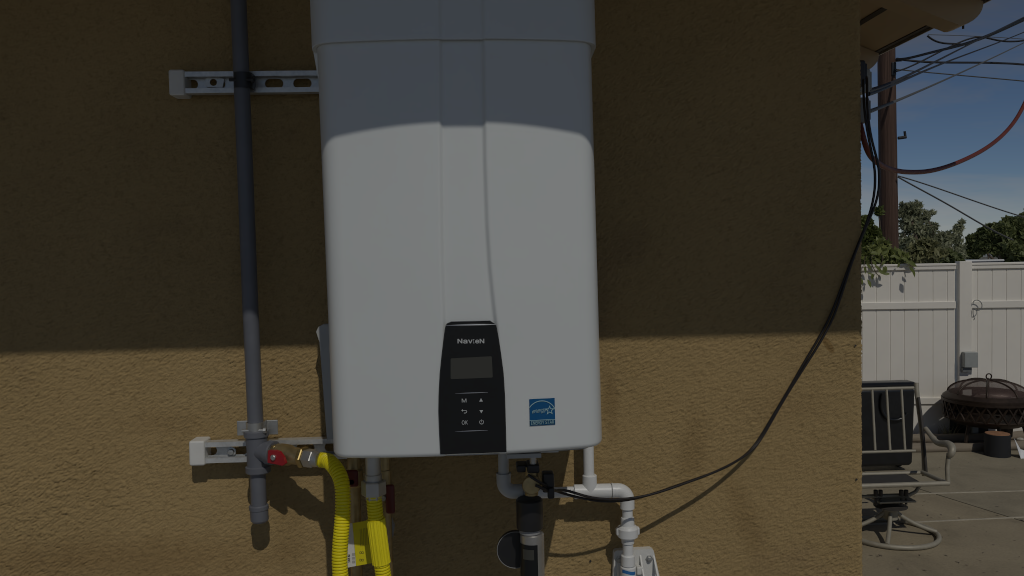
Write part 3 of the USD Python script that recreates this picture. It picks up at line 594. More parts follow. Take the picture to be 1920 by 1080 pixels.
# paper tag wrapped on the hose
tg = thing('hose_tag', 'yellow printed tag with a white end wrapped on the gas hose', 'tag', A(675, 1060, -.2))
def tagsheet(pxs, y, d=.0006):
    pl = q(pxs, y); return wall_ext(pl, y, d)
part(tg, 'tag_sheet', tagsheet([(661, 981), (702, 973), (711, 1053), (668, 1061), ], -.150), 'tag_yellow', smooth=False)
part(tg, 'tag_end', tagsheet([(650, 982), (660.6, 981), (667.6, 1061), (652, 1064)], -.150), 'tag_white', smooth=False)
ink = []
for k_, (px, h) in enumerate(((653.5, .010),)):
    t = meshkit.text_mesh('183 M', .0036, .0004, True); v = t.vertices; o = A(656.5, 1055, -.1507)
    t.vertices = np.stack([o[0]-v[:, 1]*1.0, -.1507-v[:, 2], o[2]+v[:, 0]], 1); ink.append(t)
for px in (660.5, 663, 665):
    for s in range(3):
        a, b = A(px, 1056-s*7, -.1507), A(px, 1051-s*7, -.1507); ink.append(bx(a[0]-.0003, a[0]+.0003, -.1512, -.1507, min(a[2], b[2]), max(a[2], b[2])))
part(tg, 'lettering', cat_(ink), 'ink', smooth=False)
ins = []
for px, py in ((676, 1036), (680, 1050), (676, 1050), (680, 1036)):
    o = A(px, py, -.1507); c_ = Point(o[0], o[2]); ins.append(wall_ext(c_.buffer(.0024, 6).difference(c_.buffer(.0014, 6)), -.1507, .0004))
for k_ in range(7):
    a, b = A(676+k_*3, 1024-k_*.6, -.1507), A(675+k_*3, 992-k_*.6, -.1507); ins.append(bx(a[0]-.0003, a[0]+.0003, -.1511, -.1507, a[2], b[2]))
part(tg, 'lettering', cat_(ins), 'ink_soft', smooth=False)

# ---------------------------------------------------------------- valves in the shade behind
def back_valve(px, py, y, label, hd):
    o = A(px, py, y); t = thing('service_valve', label, 'valve', o-[0, 0, .03])
    part(t, 'valve_body', lathe_axis([(0, 1e-6), (0, .012), (.012, .013), (.016, .017), (.044, .017), (.048, .013), (.075, .012), (.075, 1e-6)], o-[0, 0, .03], up_, 18), 'brass_dull', smooth=30)
    part(t, 'handle', bx(o[0]+hd[0], o[0]+hd[1], y-.034, y-.026, o[2]+hd[2], o[2]+hd[3], .004), 'red_dark', smooth=30)
    part(t, 'stem', cyl((o[0], y-.012, o[2]), (o[0], y-.034, o[2]), .005, 10), 'zinc')
    part(t, 'riser', cyl((o[0], y, o[2]+.046), (o[0], y, ZB-.005), .0115, 16), 'brass_dull'); part(t, 'riser', cyl((o[0], y, o[2]-.5), (o[0], y, o[2]-.03), .0115, 16), 'brass_dull')
    return t
back_valve(722, 925, -.11, 'brass water valve with dark red handle, right of the hose inlet in the shade', (.004, .021, -.030, .025))
back_valve(664, 895, -.09, 'brass water valve with dark red handle, left of the hose inlet in the shade', (-.016, .012, -.010, .022))
o = A(729, 985, -.10); single('escutcheon', wall_ext(Polygon([(o[0]-.006, o[2]+.022), (o[0]+.004, o[2]+.012), (o[0]+.009, o[2]-.002), (o[0]+.006, o[2]-.02), (o[0]-.006, o[2]-.027)]).buffer(.002), -.092, .014), 'heater_grey', 'rounded grey fitting behind the right leg of the yellow hose', 'fitting', smooth=20)

# ---------------------------------------------------------------- white drain pipes
def bend(c, d0, d1, R, r, n=14):
    """quarter bend that starts at c - d0*R and leaves along d1"""
    d0, d1 = np.array(d0, float), np.array(d1, float); a = np.linspace(0, np.pi/2, n)
    o = np.asarray(c)-d0*R+d1*R; return [o + (-d1)*R*np.cos(t)+d0*R*np.sin(t) for t in a]
Z_, X_ = np.array([0, 0, 1.0]), np.array([1.0, 0, 0])
DY = -.055; r_ = .0105
lp = thing('condensate_pipe', 'short white elbow pipe under the heater, left of the black filter cap', 'pipe', A(943, 935, -.16))
yy = -.16; a, b = A(943, 852, yy), A(945, 922, yy)
part(lp, 'pipe', cyl((b[0], yy, b[2]+.02), (b[0], yy, ZB-.012), .0098), 'pvc_grey')
part(lp, 'elbow', cat_(tube([(b[0], yy, b[2]+.034), (b[0], yy, b[2]+.018)]+bend(b, -Z_, X_, .018, 0)+[(b[0]+.024, yy, b[2]), (b[0]+.034, yy, b[2])], .0132, 20), lathe_axis([(0, .0138), (.004, .0138)], (b[0], yy, b[2]+.031), Z_, 20)), 'pvc_grey', smooth=40)
part(lp, 'pipe', cyl((b[0]+.03, yy, b[2]), (b[0]+.05, yy, b[2]), .0098), 'pvc_grey')
wp = thing('drain_pipe', 'white PVC drain pipe with tee, elbow and check valve on the sunlit stucco', 'pipe', A(1178, 1040, DY))
zt = A(1110, 921, DY)[2]; x0, xt, xe = A(1040, 921, DY)[0], A(1107, 921, DY)[0], A(1176, 930, DY)[0]
xv = A(1104, 870, DY)[0]
part(wp, 'pipe', cyl((xv, DY, zt+.02), (xv, DY, 2.0), r_), 'pvc_white')
part(wp, 'pipe', cyl((A(1000, 920, DY)[0], DY, zt), (xt, DY, zt), r_), 'pvc_white')
tl, tr = A(1076, 921, DY)[0], A(1146, 921, DY)[0]
def sock(p0, ax_, L_, R=.0142): return lathe_axis([(0, 1e-6), (0, R-.0012), (.001, R), (L_-.0015, R), (L_, R-.0015), (L_, 1e-6)], p0, ax_, 24)
part(wp, 'tee', cat_(sock((tl, DY, zt), X_, tr-tl), sock((xt-.001, DY, zt), Z_, A(1107, 890, DY)[2]-zt)), 'pvc_white', smooth=35)
zl = A(1176, 953, DY)[2]
part(wp, 'elbow', cat_(tube([(tr+.001, DY, zt), (xe-.021, DY, zt)]+bend((xe, DY, zt), X_, -Z_, .02, 0)+[(xe, DY, zt-.021), (xe, DY, zl)], .0142, 24), lathe_axis([(0, .0148), (.003, .0148)], (tr+.001, DY, zt), X_, 24)), 'pvc_white', smooth=40)
zc = lambda py: A(1178, py, DY)[2]
part(wp, 'pipe', cyl((xe, DY, zc(1010)), (xe, DY, zl+.001), r_), 'pvc_white')
part(wp, 'check_valve', lathe_axis([(0, .0105), (0, .0125), (zc(1010)-zc(1018), .013), (zc(1008)-zc(1018), .0165), (zc(1005)-zc(1018), .0205), (zc(990)-zc(1018), .0210), (zc(986)-zc(1018), .0175), (zc(985)-zc(1018), .0135), (zc(972)-zc(1018), .0135), (zc(970)-zc(1018), .0125), (zc(970)-zc(1018), .0105)], (xe, DY, zc(1018)), Z_, 28), 'pvc_white', smooth=25)
part(wp, 'check_valve_wing', cat_([bx(xe+s*.0195-.004, xe+s*.0195+.004, DY-.006, DY+.006, zc(1003), zc(988), .003) for s in (-1, 1)]), 'pvc_white', smooth=30)
part(wp, 'pipe', cyl((xe, DY, zc(1120)), (xe, DY, zc(1016)), r_), 'pvc_white')
part(wp, 'coupling', sock((xe, DY, zc(1060)), Z_, zc(1040)-zc(1060), .0138), 'pvc_white', smooth=35)
part(wp, 'coupling', sock((xe, DY, zc(1110)), Z_, zc(1061)-zc(1110), .0155), 'pvc_white', smooth=35)
# blue print on the lower coupling
a = np.linspace(-2.6, -.7, 16); V = np.array([[(xe+.0158*math.cos(t), DY+.0158*math.sin(t), z+.002*math.sin(2*t)) for t in a] for z in (zc(1072), zc(1066))])
part(wp, 'blue_print', grid(V), 'blue_ink')
# dark print specks on the stub
pr = []
for i in range(4):
    o = A(1059+i*5, 916.5, DY); pr.append(bx(o[0]-.0014, o[0]+.0010, DY-.0100, DY-.0092, o[2]-.0008, o[2]+.0010))
part(wp, 'print', cat_(pr), 'heater_grey', smooth=False)

# wall plate (pump bracket)
pb = thing('wall_plate', 'white moulded wall plate with ribs and two screws behind the drain pipe', 'wall plate', A(1195, 1100, -.01))
pl = q([(1152, 1036), (1156, 1033), (1221, 1030), (1226, 1033), (1238, 1085), (1250, 1140), (1148, 1140)], -.02)
part(pb, 'plate', wall_ext(pl, -.002, .016), 'cap_white', smooth=20)
def rib(px0, py0, px1, py1, d=.026, w=.003):
    a, b = A(px0, py0, -.02), A(px1, py1, -.02)
    m = trimesh.convex.convex_hull(np.array([(a[0]-w/2, -.0185, a[2]), (a[0]+w/2, -.0185, a[2]), (b[0]-w/2, -.0185, b[2]), (b[0]+w/2, -.0185, b[2]), (b[0]-w/2, -.0185-d, b[2]), (b[0]+w/2, -.0185-d, b[2])])); return m
for g_ in ((1201, 1041, 1203, 1076), (1226, 1042, 1229, 1074), (1160, 1042, 1158, 1090)): part(pb, 'rib', rib(*g_), 'cap_white', smooth=False)
o = A(1199, 1068, -.03); part(pb, 'hook', bx(o[0]-.006, o[0]+.008, -.034, -.0185, o[2]-.01, o[2]+.006, .002), 'cap_white', smooth=20)
for px, py in ((1217.5, 1048), (1161, 1050)):
    o = A(px, py, -.02); part(pb, 'screw', lathe_axis([(0, .0075), (.002, .0075), (.0022, .0045), (.007, .0045), (.0075, 1e-6)], (o[0], -.0182, o[2]), (0, -1, 0), 6), 'zinc', smooth=False)

# ---------------------------------------------------------------- filter and solenoid under the heater
ff = thing('water_filter', 'silver filter canister with a black cap hanging under the heater', 'filter', A(994, 1085, -.19))
fy = -.19; fcx = A(993, 960, fy)[0]; zf = lambda py: A(993, py, fy)[2]
rF = (A(1018, 960, fy)[0]-A(968, 960, fy)[0])/2
part(ff, 'cap', lathe_axis([(0, 1e-6), (0, rF-.001), (.002, rF), (zf(934)-zf(990)-.003, rF), (zf(934)-zf(990), rF-.003), (zf(934)-zf(990), 1e-6)], (fcx, fy, zf(990)), Z_, 32), 'black_plastic', smooth=35)
part(ff, 'neck', cyl((fcx, fy, zf(998)), (fcx, fy, zf(990)), rF*.8), 'heater_grey')
cx2 = A(998, 1030, fy)[0]; rC = (A(1020, 1030, fy)[0]-A(975, 1030, fy)[0])/2
part(ff, 'canister', lathe_axis([(0, 1e-6), (0, rC), (zf(999)-zf(1140)-.002, rC), (zf(999)-zf(1140), rC-.002), (zf(999)-zf(1140), 1e-6)], (cx2, fy, zf(1140)), Z_, 36), 'canister_silver', smooth=35)
a = np.linspace(np.pi*1.02, np.pi*1.62, 16); V = np.array([[(cx2+(rC+.0008)*math.cos(t), fy+(rC+.0008)*math.sin(t), z) for t in a] for z in (zf(1140), zf(1015))]); lab = grid(V)
if lab.face_normals[:, 1].mean() > 0: lab.invert()
part(ff, 'black_label', lab, 'panel_black')
a = np.linspace(np.pi*1.22, np.pi*1.52, 8); V = np.array([[(cx2+(rC+.0014)*math.cos(t), fy+(rC+.0014)*math.sin(t), z) for t in a] for z in (zf(1042), zf(1023))]); lab = grid(V)
if lab.face_normals[:, 1].mean() > 0: lab.invert()
part(ff, 'label_square', lab, 'lcd')
o = A(966, 1027, -.15); dg = thing('pressure_gauge', 'round black gauge with a thin pale rim behind the silver canister', 'gauge', o-[0, 0, .035])
part(dg, 'gauge_face', lathe_axis([(0, 1e-6), (0, .034), (.012, .034), (.012, 1e-6)], o, (0, -1, 0), 40), 'black_plastic', smooth=30)
part(dg, 'gauge_rim', trimesh.creation.torus(.034, .0006, 48, 8, transform=trimesh.transformations.translation_matrix(o+[0, -.012, 0]) @ trimesh.transformations.rotation_matrix(np.pi/2, (1, 0, 0))), 'heater_grey')
sv = thing('solenoid_valve', 'round brass valve with black coil and wires under the heater base', 'valve', A(996, 925, -.2))
o = A(997, 908, -.205)
part(sv, 'valve_body', lathe_axis([(0, 1e-6), (0, .0152), (.003, .0168), (.012, .0168), (.015, .0150), (.0155, 1e-6)], o+[0, .004, 0], (-.1, -1, .05), 28), 'brass_dull', smooth=30)
part(sv, 'valve_neck', cyl(o+[0, .012, -.022], o+[0, .012, .03], .0125, 16), 'brass_dull')
part(sv, 'coil', bx(o[0]-.008, o[0]+.014, -.215, -.175, A(997, 884, -.2)[2], A(997, 868, -.2)[2], .003), 'black_plastic', smooth=30)
part(sv, 'coil', bx(o[0]-.026, o[0]-.006, -.20, -.165, A(997, 886, -.2)[2], A(997, 872, -.2)[2], .003), 'black_plastic', smooth=30)
part(sv, 'connector', cyl(o+[.003, .0, .03], o+[.003, 0, .05], .006, 12), 'zinc')
o2 = A(1026, 902, -.19)
part(sv, 'plug', bx(o2[0]-.0095, o2[0]+.0115, -.205, -.180, A(1026, 920, -.19)[2], A(1026, 884, -.19)[2], .003), 'black_plastic', smooth=30)
part(sv, 'plug', bx(o2[0]-.001, o2[0]+.011, -.212, -.198, A(1026, 933, -.2)[2], A(1026, 912, -.2)[2], .003), 'black_plastic', smooth=30)

# ---------------------------------------------------------------- black cable pair
bc = thing('power_cable', 'pair of thin black cables swooping from the house corner down to the brass valve', 'cable', A(1390, 860, -.01))
c1 = [A(1619, 150, .05), A(1619, 170, .02), A(1622, 215, -.008), A(1631, 270, -.012), A(1640, 320, -.012), A(1637, 375, -.012), A(1620, 430, -.010), A(1590, 505, -.010), A(1553, 600, -.010), A(1515, 668, -.010), A(1482, 725, -.009), A(1447, 784, -.009), A(1412, 838, -.014), A(1385, 862, -.034), A(1340, 885, -.066), A(1276, 908, -.096), A(1210, 930, -.121), A(1150, 940, -.138), A(1095, 935, -.152), A(1050, 923, -.165), A(1028, 913, -.20), A(1008, 902, -.222), A(990, 890, -.222)]
c2 = [p+np.array([.0052+.002*math.sin(i*1.7), -.003+.002*math.sin(i*1.3), .0036+.0022*math.sin(i*1.1+.6)]) for i, p in enumerate(c1[:-3])] + [A(1030, 921, -.205), A(1015, 915, -.222), A(1004, 910, -.225)]
for c_ in (c1, c2): part(bc, 'cable_strand', tube(spline(c_, 260), .0025, 10), 'cable_black', smooth=60)
for px, py in ((1604, 648), (1606, 899), (1107, 1052)):
    o = A(px, py, -.005); part(house, 'nail_hole', lathe_axis([(0, 1e-6), (.0004, .0022), (0, .0023)], (o[0], -.0053, o[2]), (0, -1, 0), 8), 'ink')
# ---------------------------------------------------------------- corner boxes
def cbox(px0, py0, px1, py1, y, depth, label, mt_):
    a, b = A(px0, py0, y), A(px1, py1, y); t = thing('junction_box', label, 'box', ((a[0]+b[0])/2, y, b[2]), group=None)
    part(t, 'box_body', bx(XC+.001, b[0], y, y+depth, b[2], a[2], .004), mt_, smooth=30)
    part(t, 'box_lid', bx(b[0]+.0003, b[0]+.006, y+.006, y+depth-.006, b[2]+.006, a[2]-.006, .002), mt_, smooth=30)
cbox(1615, 112, 1624, 161, .09, .05, 'narrow black box on the house corner, highest of three', 'black_plastic')
cbox(1615, 128, 1633, 172, .22, .10, 'pale grey box behind the black one at the house corner', 'box_light')
cbox(1615, 182, 1631, 229, .16, .09, 'grey cable box lowest on the house corner', 'box_grey')
# ---------------------------------------------------------------- red-brown cable
rc = [A(1612, 232, .18), A(1618, 255, .15), A(1626, 281, .16), A(1645, 305, .22), A(1680, 320, .35), A(1740, 321, .5), A(1800, 303, .65), A(1850, 277, .8), A(1888, 245, .95), A(1912, 212, 1.05), A(1935, 160, 1.15), A(1960, 90, 1.2)]
single('drooping_cable', tube(spline(rc, 160), .0062, 12), 'cable_red', 'thick red-brown cable drooping in a curve from the house corner across the sky', 'cable', smooth=60)

# ---------------------------------------------------------------- fence
FA = np.array([4.15, 6.48, 0.0]); FU = np.array([1.32, -.19, 0]); FU /= np.linalg.norm(FU); FN = np.array([-FU[1], FU[0], 0])   # away from the viewer
F = lambda px, py: P(px, py, FA, FN)
fs = lambda px, py=600: np.dot(F(px, py)-FA, FU)
def fb(s0, s1, d0, d1, z0, z1, r=0.0):
    """box along the fence: s along, d towards the viewer"""
    m = bx(s0, s1, d0, d1, z0, z1, r); v = m.vertices.copy(); m.vertices = FA + v[:, :1]*FU - v[:, 1:2]*FN + v[:, 2:3]*Z_
    if m.volume < 0: m.invert()
    return m
fz_ = lambda py, px=1705: F(px, py)[2]
ZTOP, ZTR, ZM1, ZM0, ZBR1, ZBR0 = fz_(497), fz_(506), fz_(566), fz_(579), fz_(745), fz_(757)
fence = thing('vinyl_fence', 'white vinyl board fence with rails behind the patio', 'fence', FA)
pw = fs(1818)-fs(1794.5); ps = (fs(1818)+fs(1794.5))/2; BW = .1372
L0 = fs(1642)
def panel_f(s0, s1, first):
    s = first
    while s > s0: s -= BW
    while s < s1:
        a, b = max(s, s0), min(s+BW, s1)
        if b-a > .02:
            part(fence, 'board', fb(a+.0035, b-.0035, -.012, .010, ZM1-.01, ZTR+.01, .003), 'vinyl_white', smooth=False)
            part(fence, 'board', fb(a+.0035, b-.0035, -.012, .010, ZBR1-.01, ZM0+.01, .003), 'vinyl_white', smooth=False)
        s += BW
    part(fence, 'groove_backing', fb(s0, s1, -.02, .0045, ZBR1, ZTOP-.03), 'vinyl_white', smooth=False)
    part(fence, 'top_rail', cat_(fb(s0, s1, -.03, .030, ZTR, ZTOP-.012, .003), fb(s0, s1, -.03, .038, ZTOP-.0118, ZTOP+.012, .004)), 'vinyl_white', smooth=False)
    part(fence, 'middle_rail', fb(s0, s1, -.03, .030, ZM0, ZM1, .004), 'vinyl_white', smooth=False)
    part(fence, 'bottom_rail', fb(s0, s1, -.03, .030, ZBR0, ZBR1, .004), 'vinyl_white', smooth=False)
    part(fence, 'kick_board', fb(s0, s1, -.02, .012, -.03, ZBR0-.002), 'vinyl_white', smooth=False)
g0 = ps-pw/2-.022; panel_f(-2.2, g0, L0); panel_f(ps+pw/2+.004, ps+pw/2+2.4, fs(1831.7)-2*BW)
pp2 = ps+pw/2+2.4+pw/2; panel_f(pp2+pw/2, pp2+pw/2+2.4, pp2+pw/2)
for s in (ps, pp2):
    part(fence, 'post', fb(s-pw/2, s+pw/2, -.055, .055, -.03, fz_(490, 1806), .005), 'vinyl_white', smooth=False)
lk = thing('latch_box', 'small grey metal box screwed to the white fence post', 'box', F(1808, 690))
a, b = F(1798, 658), F(1823, 686); s0, s1 = np.dot(a-FA, FU), np.dot(b-FA, FU)
part(lk, 'box_body', fb(s0, s1, .056, .13, b[2], a[2], .006), 'box_light', smooth=30)
a, b = F(1797, 686), F(1814, 690); s0, s1 = np.dot(a-FA, FU), np.dot(b-FA, FU)
part(lk, 'bracket', fb(s0, s1, .056, .10, F(1805, 690)[2]-.025, F(1805, 687)[2], .003), 'box_grey', smooth=30)
wl = [F(1819, 570), F(1820, 564), F(1826, 562), F(1833, 566), F(1835, 574), F(1831, 580), F(1824, 581), F(1820, 577), F(1819, 590), F(1821, 597), F(1819, 599)]
single('wire_hook', tube(spline([p-FN*.07 for p in wl], 60), .0042, 8), 'box_grey', 'bent grey wire loop hanging on the fence beside the post', 'wire hook', smooth=60)

# ---------------------------------------------------------------- timber edging
te = [((1600, 826), (1990, 815), .055, 'weathered landscape timber lying nearest the fence at the soil bed'), ((1590, 844), (1990, 834), .055, 'weathered landscape timber along the patio slab edge')]
for (a, b, r, lb) in te:
    p0, p1 = G(*a, z=.03), G(*b, z=.03); p0[2] = p1[2] = .03; n = 60
    pts = np.linspace(p0, p1, n); pts[:, 2] += .006*np.sin(np.linspace(0, 9, n)); pts[:, 1] += .01*np.sin(np.linspace(1, 6, n))
    single('garden_timber', tube(pts, r+.004*np.sin(np.linspace(0, 40, n)), 10, squash=.8), 'timber', lb, 'timber', smooth=50)
pbm = []
for i in range(120):
    px, py = random.uniform(1725, 1925), random.uniform(800, 826); o = G(px, py); s = random.uniform(.012, .03)
    m = trimesh.creation.icosphere(1, s); m.vertices *= [1.2, 1, .6]; m.vertices *= 1+.2*(RNG.random((len(m.vertices), 1))-.5); m.apply_translation(o+[0, 0, .012]); pbm.append(m)
single('gravel', cat_(pbm), 'pebble', 'pale pebbles scattered on the soil bed under the fire pit', 'gravel', smooth=False, kind='stuff')
# bits of leaf and grit on the slabs
lb = []
for i in range(70):
    px, py = random.uniform(1620, 1925), random.uniform(850, 1080); o = G(px, py); a_ = random.uniform(0, 6.3); L_ = random.uniform(.006, .02); e = np.array([math.cos(a_), math.sin(a_), 0])*L_; f_ = np.array([-math.sin(a_), math.cos(a_), 0])*L_*.35
    lb.append(trimesh.Trimesh(np.array([o-e, o-f_, o+e, o+f_])+[[0, 0, .003], [0, 0, .006], [0, 0, .004], [0, 0, .005]], [[0, 1, 2], [0, 2, 3]], process=False))
single('leaf_litter', cat_(lb), 'timber', 'small dry leaf bits and grit scattered over the patio slabs', 'leaf litter', smooth=False, kind='stuff')
# dry grass tufts
def tuft(px, py, n, hgt, spread, label):
    o = G(px, py); ms = []
    for i in range(n):
        d = np.array([random.gauss(0, spread), random.gauss(0, spread*.6), 1.0]); h = hgt*random.uniform(.5, 1.1); w = .004
        b0 = o+np.array([random.gauss(0, .03), random.gauss(0, .03), 0]); b1 = b0+d*h*.55; b2 = b1+np.array([d[0]*1.7, d[1]*1.7, .7])*h*.45
        sd = np.array([w, w*.3, 0]); ms.append(trimesh.Trimesh(np.array([b0-sd, b0+sd, b1-sd*.8, b1+sd*.8, b2]), [[0, 1, 3], [0, 3, 2], [2, 3, 4]], process=False))
    single('grass_tuft', cat_(ms), 'grass_dry', label, 'grass', smooth=False)
tuft(1775, 822, 34, .17, .3, 'dry straw grass tuft beside the dark green tarp heap')
tuft(1802, 800, 26, .52, .14, 'tall thin dry grass stalks against the fence behind the fire pit')
tuft(1784, 802, 16, .45, .16, 'sparse dry grass stalks left of the fence post foot')

# ---------------------------------------------------------------- wheeled bin behind the chair
by = 5.08; b0, b1 = A(1718, 716, by), A(1714, 880, by); bw = .66; bxr = b0[0]; zt_b = b0[2]
bn = thing('garbage_bin', 'black plastic wheeled bin standing behind the patio chair', 'bin', (bxr-bw/2, by, 0))
def taper(x0, x1, y0, y1, z0, z1, k_):
    cx_, cy_ = (x0+x1)/2, (y0+y1)/2; m = bx(x0, x1, y0, y1, z0, z1, .03); v = m.vertices; f_ = 1-(1-k_)*(z1-v[:, 2])/(z1-z0); m.vertices = np.stack([cx_+(v[:, 0]-cx_)*f_, cy_+(v[:, 1]-cy_)*f_, v[:, 2]], 1); return m
part(bn, 'bin_body', taper(bxr-bw, bxr, by, by+.2, .05, zt_b-.05, .93), 'bin_black', smooth=30)
part(bn, 'lid', bx(bxr-bw-.015, bxr+.012, by-.012, by+.15, zt_b-.048, zt_b, .03), 'bin_black', smooth=30)
hd = [A(1655, 738, by-.02), A(1656, 775, by-.015), A(1668, 786, by-.015), A(1690, 785, by-.015), A(1700, 774, by-.015)]
part(bn, 'moulded_handle', tube(spline(hd, 30), .012, 8), 'bin_black', smooth=60)
o = A(1631, 832, by-.0); tp = [(o[0]-.03, o[2]-.024), (o[0]+.03, o[2]-.024), (o[0], o[2]+.03)]
part(bn, 'triangle_mark', wall_ext(Polygon(tp).difference(Polygon(tp).buffer(-.009)), by+.035, .012), 'bin_mark', smooth=False)
for s in (-1, 1): part(bn, 'wheel', cyl((bxr-bw/2+s*(bw/2-.06)-.02, by+.2, .1), (bxr-bw/2+s*(bw/2-.06)+.02, by+.2, .1), .1, 24, .01), 'tyre')

# ---------------------------------------------------------------- patio chair
C = G(1668, 1003); cx_, cy_ = C[0], C[1]
ch = thing('patio_chair', 'tan metal swivel patio chair without cushions on a ring base', 'chair', (cx_, cy_, 0))
yf_, yb_ = cy_-.22, cy_+.22
def both(pts, r, name, mt_='chair_metal', seg=10, n=40, lin=False):
    pts = np.array(pts); 
    for s in (1, -1):
        q_ = pts.copy(); 
        if s < 0: q_[:, 0] = 2*xc_ - q_[:, 0]
        part(ch, name, tube(q_ if lin else spline(q_, n), r, seg), mt_, smooth=60)
xc_ = A(1668, 905, yf_)[0]
fr_ = A(1779, 906, yf_); zs = fr_[2]
part(ch, 'seat_tube', tube([(2*xc_-fr_[0], yf_, zs), (fr_[0], yf_, zs)], .016, 12), 'chair_metal', smooth=60)
rr_ = A(1724, 886, yb_); zrr = rr_[2]
part(ch, 'seat_tube', tube([(2*xc_-rr_[0], yb_, zrr), (rr_[0], yb_, zrr)], .014, 12), 'chair_metal', smooth=60)
both([(fr_[0]-.01, yf_, zs), (rr_[0]+.02, yb_, zrr)], .015, 'side_tube', lin=True)
ar = A(1779, 850, yf_+.02)
both([(fr_[0]-.005, yf_, zs), A(1776, 878, yf_+.01), ar], .014, 'arm_post', lin=True)
arm = np.array([A(1735, 803, yb_+.02), A(1742, 812, yb_-.02), A(1754, 827, yb_-.12), A(1771, 832, yf_+.12), A(1782, 836, yf_+.04), A(1785, 846, yf_), A(1780, 854, yf_+.01)])
for s in (1, -1):
    q_ = arm.copy(); q_[:, 0] = q_[:, 0] if s > 0 else 2*xc_-q_[:, 0]
    part(ch, 'armrest', tube(spline(q_, 50), np.interp(np.linspace(0, 1, 50), [0, .6, .85, 1], [.016, .021, .026, .02]), 12), 'chair_metal', smooth=60)
up_r = [A(1733, 892, yb_), A(1732, 850, yb_+.02), A(1728, 805, yb_+.06), A(1722, 760, yb_+.10), A(1718, 718, yb_+.14)]
both(up_r, .016, 'back_upright')
both([A(1737, 890, yb_-.02), A(1733, 840, yb_+.0), A(1727, 780, yb_+.05), A(1722, 745, yb_+.09)], .010, 'back_brace', 'chair_dark')
tr_, lr_ = A(1713, 727, yb_+.13), A(1716, 845, yb_+.02)
part(ch, 'back_rail', tube([(2*xc_-tr_[0], tr_[1], tr_[2]), tr_], .011, 10), 'chair_metal', smooth=60); part(ch, 'back_rail', tube([(2*xc_-lr_[0], lr_[1], lr_[2]), lr_], .010, 10), 'chair_metal', smooth=60)
for pt, pb_ in ((1690, 1697), (1662, 1669), (1635, 1641), (1608, 1613), (1581, 1585)):
    part(ch, 'back_bar', tube([A(pt, 728, yb_+.13), A(pb_, 844, yb_+.02)], .0085, 8), 'chair_metal', smooth=60)
sl = np.array([[(x, yf_+.02, zs-.004), (x, (yf_+yb_)/2, (zs+zrr)/2-.035), (x, yb_-.01, zrr-.002)] for x in np.linspace(2*xc_-fr_[0]+.05, fr_[0]-.05, 8)])
sm = grid(sl); part(ch, 'seat_sling', cat_(sm, (lambda m: (m.apply_translation((0, 0, -.006)), m)[1])(sm.copy())), 'sling', smooth=True)
# under-seat frame, plate, springs, swivel
ub = A(1716, 921, cy_)
both([A(1726, 908, cy_-.03), A(1717, 922, cy_-.03), A(1705, 928, cy_-.03)], .012, 'under_frame', lin=True)
uf = A(1707, 928, cy_-.03); part(ch, 'under_frame', tube([(2*xc_-uf[0], uf[1], uf[2]), uf], .011, 10), 'chair_metal', smooth=60)
zp = A(1668, 934, cy_)[2]; hwp = (A(1706, 934, cy_)[0]-A(1638, 934, cy_)[0])/2; cxx = A(1671, 934, cy_)[0]
part(ch, 'spring_plate', bx(cxx-hwp, cxx+hwp, cy_-.09, cy_+.09, zp-.008, zp+.004, .003), 'chair_metal', smooth=20)
for px in (1642, 1651, 1690, 1699):
    o = A(px, 930, cy_-.07); part(ch, 'spring', cat_(cyl(o-[0, 0, .002], o+[0, 0, .04], .014, 10, .003), cyl(o-[0, 0, .055], o-[0, 0, .018], .008, 8)), 'chair_dark', smooth=30)
zd = A(1668, 946, cy_)[2]; 
part(ch, 'swivel_disc', lathe_axis([(-.012, 1e-6), (-.010, .03), (0, .105), (.006, .105), (.018, .05), (.034, .035), (.05, .03), (.05, 1e-6)], (cxx-.005, cy_, zd-.012), Z_, 28), 'chair_dark', smooth=35)
zh = A(1668, 955, cy_)[2]; zb_ = A(1668, 972, cy_)[2]
part(ch, 'swivel_hub', lathe_axis([(0, 1e-6), (0, .045), (zh-zb_, .045), (zh-zb_+.006, .07), (zh-zb_+.02, .07), (zh-zb_+.022, 1e-6)], (cxx-.005, cy_, zb_), Z_, 20), 'chair_metal', smooth=30)
RR = .292; zr_ = .018
part(ch, 'ring_base', tube([(cx_+RR*math.cos(t), cy_+RR*math.sin(t), zr_) for t in np.linspace(0, 2*np.pi, 64)], .016, 10, cap=False), 'chair_metal', smooth=60)
for t in np.radians((-10, 80, 170, 240)):
    e = np.array([math.cos(t), math.sin(t), 0]); h_ = np.array([cxx-.005, cy_, zh-.01])
    part(ch, 'leg', tube(spline([h_+e*.03, h_+e*.11-[0, 0, .06], np.array([cx_, cy_, zr_+.01])+e*RR], 20), .0135, 10), 'chair_metal', smooth=60)

# ---------------------------------------------------------------- fire pit
fy_ = 5.95; Kn = A(1856, 712, fy_); fxc = A(1852, 750, fy_)[0]; zrim = A(1850, 749, fy_)[2]; rP = fxc-A(1776, 745, fy_)[0]
fp = thing('fire_pit', 'round bronze fire pit with a domed mesh lid and lattice-cut bowl', 'fire pit', (fxc, fy_, 0))
ztop = Kn[2]; zl_ = A(1850, 742, fy_)[2]
zb0 = A(1850, 797, fy_)[2]
part(fp, 'rim', lathe_axis([(-.012, rP*.93), (-.012, rP), (.012, rP), (.012, rP*.93), (-.012, rP*.93)], (fxc, fy_, zrim), Z_, 56), 'pit_bronze', smooth=30)
part(fp, 'lid_rim', lathe_axis([(0, rP*.93), (0, rP*.97), (.02, rP*.97), (.055, rP*.86), (.055, rP*.84), (.018, rP*.93), (0, rP*.93)], (fxc, fy_, zrim+.0125), Z_, 56), 'pit_bronze', smooth=30)
